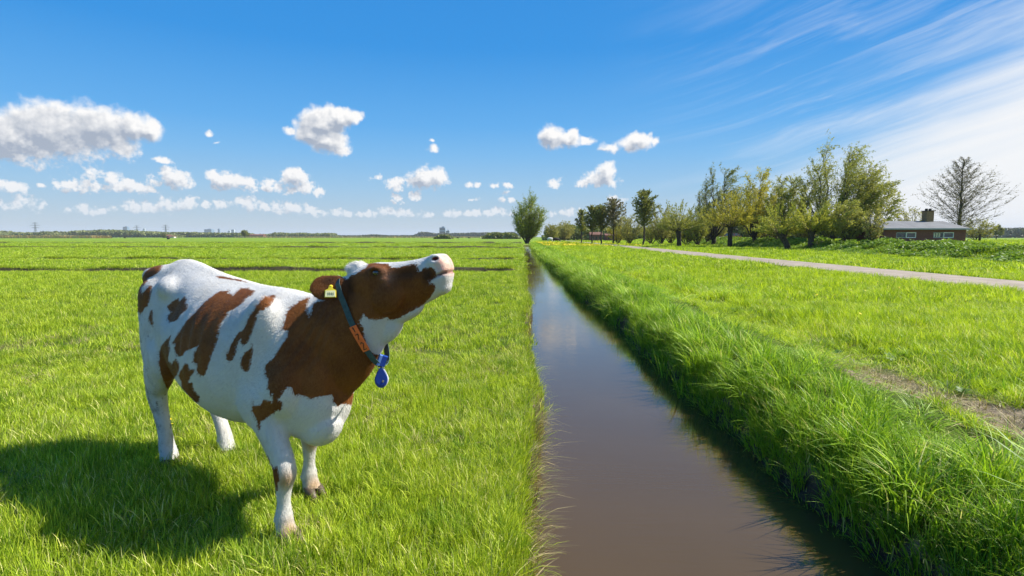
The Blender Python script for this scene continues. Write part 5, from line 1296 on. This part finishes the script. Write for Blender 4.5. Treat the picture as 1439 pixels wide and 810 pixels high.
dirt = np.exp(-((CV[:, 0] + .2) / .22) ** 2) * np.interp(CV[:, 2], [.1, .3, .75, 1.0, 1.2], [.35, .7, 1, .55, 0]) * (CV[:, 1] < 0)
dirt = np.maximum(dirt, .55 * np.exp(-((CV[:, 0] + .05) / .3) ** 2) * np.exp(-((CV[:, 2] - 1.33) / .07) ** 2) * (CV[:, 1] < 0))
dirt = np.maximum(dirt, .5 * np.exp(-((CV[:, 2] - .53) / .06) ** 2) * (CV[:, 0] < 1.2) * (CV[:, 0] > .3))
for k, a in dict(patch=sd, muzzle=muz, nostril=nos, mouth=mouth, dark=dark, pale=pale, knee=knee, dirt=dirt).items():
    at = cow_me.attributes.new(k, 'FLOAT', 'POINT'); at.data.foreach_set('value', a.astype(np.float32))

def cow_material():
    m, nt, out = new_mat('cow_hide'); t = NT(nt); o = t.obj()
    # short hair running back and down along the body
    mp_ = t.n('ShaderNodeMapping', {'Vector': o, 'Scale': (60, 260, 60), 'Rotation': (0, .6, 0)})
    hair = t.noise(mp_.outputs[0], 1.0, 3, .6)
    edge = t.math('ADD', t.math('MULTIPLY', t.math('SUBTRACT', t.noise(o, 55, 4, .65), .5), .020), t.math('MULTIPLY', t.math('SUBTRACT', hair, .5), .012))
    f = t.ramp(t.math('ADD', t.attr('patch'), edge), -.0025, .0025)
    n1 = t.noise(o, 5, 4, .6)
    brown = t.mix(t.ramp(n1, .35, .7), (.125, .039, .0075), (.215, .072, .013))
    brown = t.mix(t.math('MULTIPLY', t.ramp(hair, .35, .75), .4), brown, (.26, .105, .034))
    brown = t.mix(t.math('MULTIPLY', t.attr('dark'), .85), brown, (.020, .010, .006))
    brown = t.mix(t.math('MULTIPLY', t.attr('pale'), .6), brown, (.40, .20, .12))
    white = t.mix(t.ramp(t.noise(o, 3.2, 4, .6), .42, .75), (.60, .59, .56), (.54, .515, .46))
    white = t.mix(t.math('MULTIPLY', t.ramp(hair, .5, .8), .18), white, (.43, .42, .39))
    spots = t.ramp(t.noise(o, 26, 4, .7), .56, .70)
    streak = t.ramp(t.noise(o, 9, 5, .7), .45, .70)
    dm = t.math('MULTIPLY', t.attr('dirt'), t.math('MAXIMUM', t.math('MULTIPLY', spots, .8), t.math('MULTIPLY', streak, .55)))
    white = t.mix(t.math('MINIMUM', t.math('MULTIPLY', dm, 2.1), .85), white, (.13, .115, .085))
    white = t.mix(t.math('MULTIPLY', t.attr('knee'), .9), white, (.36, .215, .095))
    c = t.mix(f, white, brown)
    c = t.mix(t.ramp(t.attr('muzzle'), .02, .45), c, t.mix(t.ramp(t.noise(o, 40, 3), .4, .65), (.66, .36, .29), (.68, .48, .37)))
    c = t.mix(t.math('MULTIPLY', t.attr('mouth'), .9), c, (.09, .028, .016))
    c = t.mix(t.ramp(t.attr('nostril'), .22, .6), c, (.13, .018, .014))
    c = t.mix(t.math('MULTIPLY', t.math('SUBTRACT', t.attr('lock'), .0), .22), c, t.mix(1.0, c, (.62, .58, .52), 'MULTIPLY'))
    rough = t.ramp(t.attr('muzzle'), .1, .5, .62, .32)
    nr = t.bump(t.math('ADD', t.math('ADD', hair, t.math('MULTIPLY', t.noise(o, 120, 3), .6)), t.math('MULTIPLY', t.noise(o, 9, 4, .6), 1.6)), .45, .006)
    nt.links.new(t.principled(c, rough, nr, .16, Sheen_Weight=.04, Sheen_Roughness=.4), out.inputs[0])
    return m
M_HIDE = cow_material()
cow = empty('cow', COW_O, COW_RZ)
tag(cow, 'red and white dairy cow standing in the pasture with its head stretched upward', 'cow')
cow_me.materials.clear(); cow_me.materials.append(M_HIDE)
cow_body = bpy.data.objects.new('body', cow_me); cow_body.parent = cow; link(cow_body)
# short hair lying along the body: one sliver per lock, coloured like the hide under it
hg = np.random.default_rng(5); NH = 240000
TRI = np.array([[p.vertices[0], p.vertices[1], p.vertices[2]] for p in cow_me.polygons] + [[p.vertices[0], p.vertices[2], p.vertices[3]] for p in cow_me.polygons if len(p.vertices) == 4])
ta = np.linalg.norm(np.cross(CV[TRI[:, 1]] - CV[TRI[:, 0]], CV[TRI[:, 2]] - CV[TRI[:, 0]]), axis=1)
lookw = np.where((np.array(camL)[None] - CV[TRI[:, 0]])[:, :2] @ np.array([0.35, -1.0]) > 0, 1.0, .5)
ti_ = hg.choice(len(TRI), NH, p=ta * lookw / (ta * lookw).sum()); u_ = np.sqrt(hg.uniform(0, 1, NH)); v_ = hg.uniform(0, 1, NH)
bw = np.stack([1 - u_, u_ * (1 - v_), u_ * v_], 1)[:, :, None]
HPos = (CV[TRI[ti_]] * bw).sum(1)
cow_me.vertices.foreach_get('normal', CNf); CN = CNf.reshape(-1, 3).astype(float)
HNor = (CN[TRI[ti_]] * bw).sum(1); HNor /= np.linalg.norm(HNor, axis=1)[:, None] + 1e-9
flow = np.tile(np.array([-1.0, 0, -.75]), (NH, 1)); flow[HPos[:, 2] < .6] = (0, 0, -1)
hh_ = to_head(HPos); onh = (hh_[:, 0] > .02) & (HPos[:, 0] > 1.6); flow[onh] = -np.array(hf)
swirl = np.stack([vnoise(HPos[:, 0] * 9 + HPos[:, 1] * 5, HPos[:, 2] * 9, 1.0, k) - .5 for k in (61, 62, 63)], 1) if 'vnoise' in globals() else 0
flow = flow + 1.1 * swirl + hg.normal(0, .28, (NH, 3)); flow -= HNor * np.einsum('ij,ij->i', flow, HNor)[:, None]; flow /= np.linalg.norm(flow, axis=1)[:, None] + 1e-9
HS_ = np.cross(HNor, flow); ln = np.where(onh, .009, .013) * hg.uniform(.6, 1.5, NH); tuft = np.exp(-(((hh_ - np.array([.02, 0, .02])) / np.array([.06, .08, .04])) ** 2).sum(1)); ln = ln * (1 + 1.1 * tuft)
lift = hg.uniform(.10, .42, NH) + .2 * tuft; wd = .0011 * hg.uniform(.7, 1.4, NH)
muzz = (muz[TRI[ti_, 0]] > .03) | (nos[TRI[ti_, 0]] > .1) | (np.exp(-(((hh_ - np.array([.182, -.1, -.046])) / np.array([.024, .05, .018])) ** 2).sum(1)) > .4)
ln = np.where(muzz, .0005, ln)
B0 = HPos - HNor * .0005; tip = B0 + flow * ln[:, None] + HNor * (ln * lift)[:, None]
HVt = np.stack([B0 - HS_ * wd[:, None], B0 + HS_ * wd[:, None], tip], 1).reshape(-1, 3)
hat = {k: np.repeat(a[TRI[ti_, 0]], 3) for k, a in dict(patch=sd, muzzle=muz, nostril=nos, mouth=mouth, dark=dark, pale=pale, knee=knee, dirt=dirt).items()}
hat['lock'] = np.repeat(hg.uniform(0, 1, NH), 3)
hair_o = fast_mesh('coat_hair', HVt, np.arange(NH * 3).reshape(-1, 3), 3, M_HIDE, cow, False, hat); hair_o['kind'] = 'stuff'
# eyes
def eye_mat():
    m, nt, out = new_mat('cow_eye'); t = NT(nt)
    nt.links.new(t.principled((.02, .012, .008), .06, None, .8, Coat_Weight=.8, Coat_Roughness=.03), out.inputs[0]); return m
M_EYE = eye_mat()
for s in (-1, 1):
    b = MB(); blob(b, H(.178, .092 * s, -.045), (.0235, .021, .0195), (0, 0, HYAW), 20, 12)
    b.build('eye', M_EYE, cow, True)
# hooves: two claws each
M_HOOF = simple_mat('hoof_horn', (.10, .07, .045), .5, .3, 30)
for hx, hy in ((1.51, -.195), (1.125, .195), (-.083, -.166), (.065, .166)):
    b = MB()
    for k in (-1, 1):
        rs = [ring((hx + .03 + .035 * (1 - f) * (1 if f < 1 else 1), hy + k * .031, .002 + .07 * f), (0, 0, 1), (1, 0, 0), .030 - .004 * f, .060 - .022 * f, .050 - .006 * f, 2.2, 2.2, 14) for f in (0, .5, 1)]
        loft(b, rs)
    b.build('hoof', M_HOOF, cow, True)
# ---------------------------------------------------------------- collar and ear tag
M_STRAP = simple_mat('collar_webbing', (.045, .085, .095), .75, .25, 60, .3, .3)
M_ORANGE = simple_mat('orange_plastic', (.85, .16, .045), .45, .08, 20)
M_BLACK = simple_mat('black_print', (.015, .015, .015), .6, .1, 20)
M_BLUE = simple_mat('blue_plastic', (.012, .045, .26), .35, .12, 20)
M_LTBLUE = simple_mat('light_blue_plastic', (.13, .24, .55), .4, .1, 20)
M_WHITEP = simple_mat('white_plastic', (.75, .77, .80), .4, .05, 20)
M_STEEL = simple_mat('buckle_steel', (.45, .45, .43), .35, .1, 30, .5, 0, .9)
M_YELLOW = simple_mat('yellow_plastic', (.80, .62, .03), .4, .06, 20)
M_TAGFACE = simple_mat('tag_face', (.88, .82, .42), .45, .05, 20)
COL_C = Vector((1.768, .15, 1.19)); COL_N = Vector((.74, .26, .34)).normalized()
ca_ = Vector((0, 0, 1)); ca_ = (ca_ - COL_N * ca_.dot(COL_N)).normalized(); cb_ = COL_N.cross(ca_)     # up, and sideways
NC = 72; loop = []
for k in range(NC):
    th = 2 * math.pi * k / NC
    d = ca_ * math.cos(th) + cb_ * math.sin(th)
    h = cow_bvh.ray_cast(COL_C, d, .6)
    r = (h[0] - COL_C).length if h[0] is not None else .2
    loop.append(min(r, .24))
loop = np.array(loop)
for _ in range(6): loop = np.maximum(loop, (np.roll(loop, 1) + np.roll(loop, -1)) / 2 - .0005)
for _ in range(2): loop = np.maximum(loop, (np.roll(loop, 1) + loop + np.roll(loop, -1)) / 3)
th_ = np.arange(NC) * 2 * math.pi / NC
hang = .058 * np.exp(-((np.abs(th_ - math.pi)) / .45) ** 2)        # the strap hangs free below the throat
loop = loop + .006 + hang
def col_pt(k, off=0.0, along=0.0):
    k = k % NC; k0 = int(math.floor(k)); f = k - k0
    r = loop[k0 % NC] * (1 - f) + loop[(k0 + 1) % NC] * f
    th = 2 * math.pi * k / NC
    return COL_C + (ca_ * math.cos(th) + cb_ * math.sin(th)) * (r + off) + COL_N * along
def col_band(k0, k1, w, o0, o1, step=1.0):
    b = MB(); n = max(2, int(round((k1 - k0) / step))); V = []; Fs = []
    for i in range(n + 1):
        k = k0 + (k1 - k0) * i / n
        V += [col_pt(k, o0, -w), col_pt(k, o1, -w), col_pt(k, o1, w), col_pt(k, o0, w)]
    for i in range(n):
        for j in range(4):
            j2 = (j + 1) % 4; Fs.append((i * 4 + j, (i + 1) * 4 + j, (i + 1) * 4 + j2, i * 4 + j2))
    Fs += [(0, 1, 2, 3), (n * 4 + 3, n * 4 + 2, n * 4 + 1, n * 4)]
    b.add(V, Fs); return b
collar = empty('collar', COW_M @ col_pt(NC / 2))
collar.rotation_euler = (0, 0, COW_RZ)
tag(collar, 'dark teal webbing collar with orange number blocks round the neck of the cow', 'collar')
bpy.context.view_layer.update()
col_inv = collar.matrix_world.inverted() @ COW_M
def col_build(mb, name, mat, parent=None, smooth=False):
    mb.v = [tuple(col_inv @ Vector(p)) for p in mb.v]
    return mb.build(name, mat, parent or collar, smooth)
col_build(col_band(0, NC, .0165, 0, .004), 'strap', M_STRAP)
SGN = 1                                         # which way round the loop the cow's right side lies
if (COW_M @ col_pt(NC * .25)).x > (COW_M @ col_pt(NC * .75)).x: SGN = -1
def rk(k): return k if SGN == 1 else NC - k
K0 = (20.6, 23.9, 27.2); WD = 3.15
SEG = {'1': [(.35, .78, .5, .95), (.5, .95, .5, .05)], '7': [(.2, .92, .8, .92), (.8, .92, .4, .05)], '2': [(.2, .78, .5, .95), (.5, .95, .8, .72), (.8, .72, .2, .06), (.2, .06, .82, .06)]}
for ch, k0 in zip('172', K0):
    a, b_ = rk(k0), rk(k0 + WD); a, b_ = min(a, b_), max(a, b_)
    pl = col_build(col_band(a, b_, .021, .0035, .010, .4), 'number_block', M_ORANGE)
    dg_ = MB()
    for x0, y0, x1, y1 in SEG[ch]:
        def pt(x, y): return col_pt(rk(k0 + WD * (.12 + .76 * (1 - y))), .0112, (x - .5) * .030)
        dg_.tube([pt(x0 + (x1 - x0) * i / 4, y0 + (y1 - y0) * i / 4) for i in range(5)], .0021, 5)
    col_build(dg_, 'digit', M_BLACK, pl)
# buckle, sensor box and the drop-shaped tag under the throat
def slab(mb, outline, c, ex, ey, ez, t0, t1, bev=.15):
    n = len(outline); V = []; Fs = []
    for s, tt in ((1 - bev, t0), (1, t0 + (t1 - t0) * .25), (1, t0 + (t1 - t0) * .75), (1 - bev, t1)):
        V += [c + ex * (x * s) + ey * (y * s) + ez * tt for x, y in outline]
    for r in range(3):
        for i in range(n): Fs.append((r * n + i, r * n + (i + 1) % n, (r + 1) * n + (i + 1) % n, (r + 1) * n + i))
    Fs += [tuple(range(n - 1, -1, -1)), tuple(3 * n + i for i in range(n))]
    mb.add(V, Fs)
low = col_pt(rk(NC * .5 - 1.0), .004)
R3 = COW_MI.to_3x3()
wx, wy, wz = R3 @ Vector((.93, .36, 0)), R3 @ Vector((-.36, .93, 0)), Vector((0, 0, 1))     # tag faces the meadow in front of the cow's right
drop = [(1.22 * x_, 1.15 * y_) for x_, y_ in [(.028 * math.sin(a) * (1 if math.cos(a) < 0 else 1 - .42 * math.cos(a)), -.052 + .040 * math.cos(a) + (.012 * math.cos(a) if math.cos(a) > 0 else 0)) for a in np.linspace(0, 2 * math.pi, 29)[:-1]]]
b = MB(); slab(b, drop, low + wz * -.008 + wy * -.006, wx, wz, -wy, -.004, .014); t_ = col_build(b, 'neck_tag', M_BLUE, None, False)
b = MB(); slab(b, [(x * 1.04, y * 1.03) for x, y in drop], low + wz * -.008 + wx * .006, wx, wz, -wy, -.016, .001); col_build(b, 'tag_backing', M_WHITEP, t_)
b = MB(); slab(b, [(.006 * math.cos(a), .007 * math.sin(a)) for a in np.linspace(0, 2 * math.pi, 13)[:-1]], low + wz * -.078 - wy * -.0 + wx * .008, wx, wz, -wy, .013, .0225); col_build(b, 'rivet', M_STEEL, t_)
box = [(-.019, -.030), (.019, -.030), (.019, .030), (-.019, .030)]
sx = (wx * .80 + wz * .0 + wy * .6).normalized()
bc = low + wz * .028 + wx * .010
tilt = (wz * .93 + wx * .36).normalized(); face = tilt.cross(wy).normalized()
b = MB(); slab(b, box, bc, face, tilt, -wy, -.018, .018, .10); s_ = col_build(b, 'sensor_box', M_BLUE)
b = MB(); slab(b, [(x * .42, y) for x, y in box], bc + face * .017, face, tilt, -wy, -.019, .0195, .10); col_build(b, 'sensor_cap', M_LTBLUE, s_)
b = MB()
for dz in (-.012, .008): b.tube([low + wx * -.016 + wz * dz - wy * .012, low + wx * .016 + wz * dz - wy * .012], .0026, 6)
for dx in (-.016, .016): b.tube([low + wx * dx + wz * -.012 - wy * .012, low + wx * dx + wz * .008 - wy * .012], .0026, 6)
col_build(b, 'buckle', M_STEEL)
# ear tag: a part of the cow
eb, et = H(*EAR_B), H(*EAR_T); em = eb.lerp(et, .42)
en = (HM.to_3x3() @ Vector((.42, -.88, .25))).normalized()
ex_ = (et - eb).normalized(); dn = Vector((0, 0, -1)); dn = (dn - en * dn.dot(en)).normalized(); exx = dn.cross(en).normalized()
shape = [(-.030, -.036), (.030, -.036), (.030, .004), (.012, .014), (.008, .030), (-.008, .030), (-.012, .014), (-.030, .004)]
c0 = em + en * .022 + dn * .026
b = MB(); slab(b, [(.95 * x, .95 * y) for x, y in shape], c0, exx, -dn, en, -.002, .002, .02); tg = b.build('ear_tag', M_YELLOW, cow)
b = MB(); slab(b, [(-.026, -.031), (.026, -.031), (.024, .002), (-.024, .002)], c0, exx, -dn, en, .0022, .0032, .02); b.build('tag_face', M_TAGFACE, tg)
b = MB()
for k in range(4):
    xx = -.016 + k * .0085
    b.tube([c0 + exx * xx - dn * -.022 + en * .0038, c0 + exx * (xx + .002) - dn * -.008 + en * .0038], .0011, 4)
b.build('printed_number', M_BLACK, tg)
b = MB(); blob(b, em + en * .016, (.010, .010, .008)); b.build('tag_stud', M_YELLOW, tg, True)
# ---------------------------------------------------------------- reeds at the right water edge, flowers
RD = proto_set('reed_shoot', [dict(n=5, r=.05, h0=.28, h1=.55, w=.013, bend=.22, seed=400 + s, levels=(0, .3, .6, .85)) for s in range(3)], M_BANK)
sw = Sward()
pts_ = [on_ground(px, py, WATER_Z) for px, py in [(928, 528), (940, 535), (952, 548), (962, 556), (934, 532), (997, 578), (1006, 588), (1014, 592), (958, 560), (1150, 690), (905, 500)]]
sw.add(np.array([p[0] for p in pts_]), np.array([p[1] for p in pts_]), range(3), .8, 1.2, None, .08)
sw.p[-1][:, 2] = WATER_Z - .06
X, Y = sample(10, 1.6, 2.6, 9, 45, lambda X, Y: (np.abs(X - right_edge(Y) + .02) < .09) & (vnoise(X, Y, 1.5, 50) > .55)); sw.add(X, Y, range(3), .6, 1.1, None, .1); sw.p[-1][:, 2] = WATER_Z - .05
sw.build('reed_shoots', RD, 'young upright reed shoots in the water along the right bank', 'reeds')
# broad-leaved weeds: flat rosettes of docks, plantain and clover in the sward
WD = bpy.data.collections.new('weed_rosette'); M_WEED = leaf_material('weed_leaves', (.090, .200, .020), (.130, .250, .030), (.200, .310, .060), .35)
for i in range(4):
    g = np.random.default_rng(500 + i); n = 11; VV = []; FF = []
    for k in range(n):
        a = 6.283 * k / n + g.normal(0, .2); L_ = g.uniform(.06, .14); w_ = L_ * g.uniform(.16, .26); up_ = g.uniform(.25, .9); b0 = len(VV)
        for f, ww in ((0, .15), (.35, 1), (.7, .9), (1.0, .05)):
            r_ = L_ * f; zz = L_ * up_ * (f - .55 * f * f) + .03
            for s_ in (-1, 1): VV.append((math.cos(a) * r_ - math.sin(a) * w_ * ww * s_, math.sin(a) * r_ + math.cos(a) * w_ * ww * s_, zz))
        FF += [(b0 + 2 * q, b0 + 2 * q + 1, b0 + 2 * q + 3, b0 + 2 * q + 2) for q in range(3)]
    o = fast_mesh('weed_rosette_%02d' % i, np.array(VV), np.array(FF), 4, M_WEED, None, True, {'tint': np.repeat(g.uniform(0, 1, n), 8)})
    COL.objects.unlink(o); WD.objects.link(o)
sw = Sward(); X, Y = sample(9, -8, .1, 1.6, 9, lambda X, Y: on_left(X, Y) & (vnoise(X, Y, .8, 53) > .60)); sw.add(X, Y, range(4), .28, .55, None, .3, .0)
X, Y = sample(3, 3.3, 12, 3, 14, lambda X, Y: off_path(X, Y) & (vnoise(X, Y, 1.0, 54) > .5)); sw.add(X, Y, range(4), .45, .8, None, .3, .03)
sw.build('broadleaf_weeds', WD, 'broad leaved weeds scattered through the grass', 'weeds')
# buttercups / dandelions
FLW = bpy.data.collections.new('flower_head'); M_FLW = simple_mat('yellow_petals', (.80, .58, .01), .6, .1, 20)
V = [(0, 0, 0)]; Fs = []
for k in range(8): V.append((math.cos(k * .785) * .5, math.sin(k * .785) * .5, .12 if k % 2 else .2))
V.append((0, 0, .25))
for k in range(8): Fs += [(0, 1 + (k + 1) % 8, 1 + k), (9, 1 + k, 1 + (k + 1) % 8)]
o = mesh_obj('flower_head_00', V, Fs, M_FLW); COL.objects.unlink(o); FLW.objects.link(o)
sw = Sward(); q = [on_ground(px, py) for px, py in [(238, 612), (240, 618)]]
sw.add(np.array([p[0] for p in q]), np.array([p[1] for p in q]), [0], .045, .05, None, .3, .13)
X, Y = sample(.6, 6, 30, 9, 40, off_path); k = vnoise(X, Y, 3.0, 51) > .55; sw.add(X[k], Y[k], [0], .035, .055, None, .3, .2)
X, Y = sample(2.2, 3, 20, 90, 150, lambda X, Y: off_path(X, Y) & (vnoise(X, Y, 14.0, 52) > .30)); sw.add(X, Y, [0], .16, .34, None, .3, .22)
sw.build('yellow_flowers', FLW, 'scattered small yellow meadow flowers', 'flowers')
# ---------------------------------------------------------------- the air between
hm_, nt, out = new_mat('haze_air'); hv_ = nt.nodes.new('ShaderNodeVolumePrincipled')
hv_.inputs['Color'].default_value = (.78, .86, .95, 1); hv_.inputs['Density'].default_value = .00010; hv_.inputs['Anisotropy'].default_value = .0
nt.links.new(hv_.outputs[0], out.inputs['Volume'])
hz_ = MB().box((0, 2000, 56.0), (19400, 25400, 115.0)).build('haze', hm_)
tag(hz_, 'thin bluish haze over the far fields', 'haze', kind='stuff')
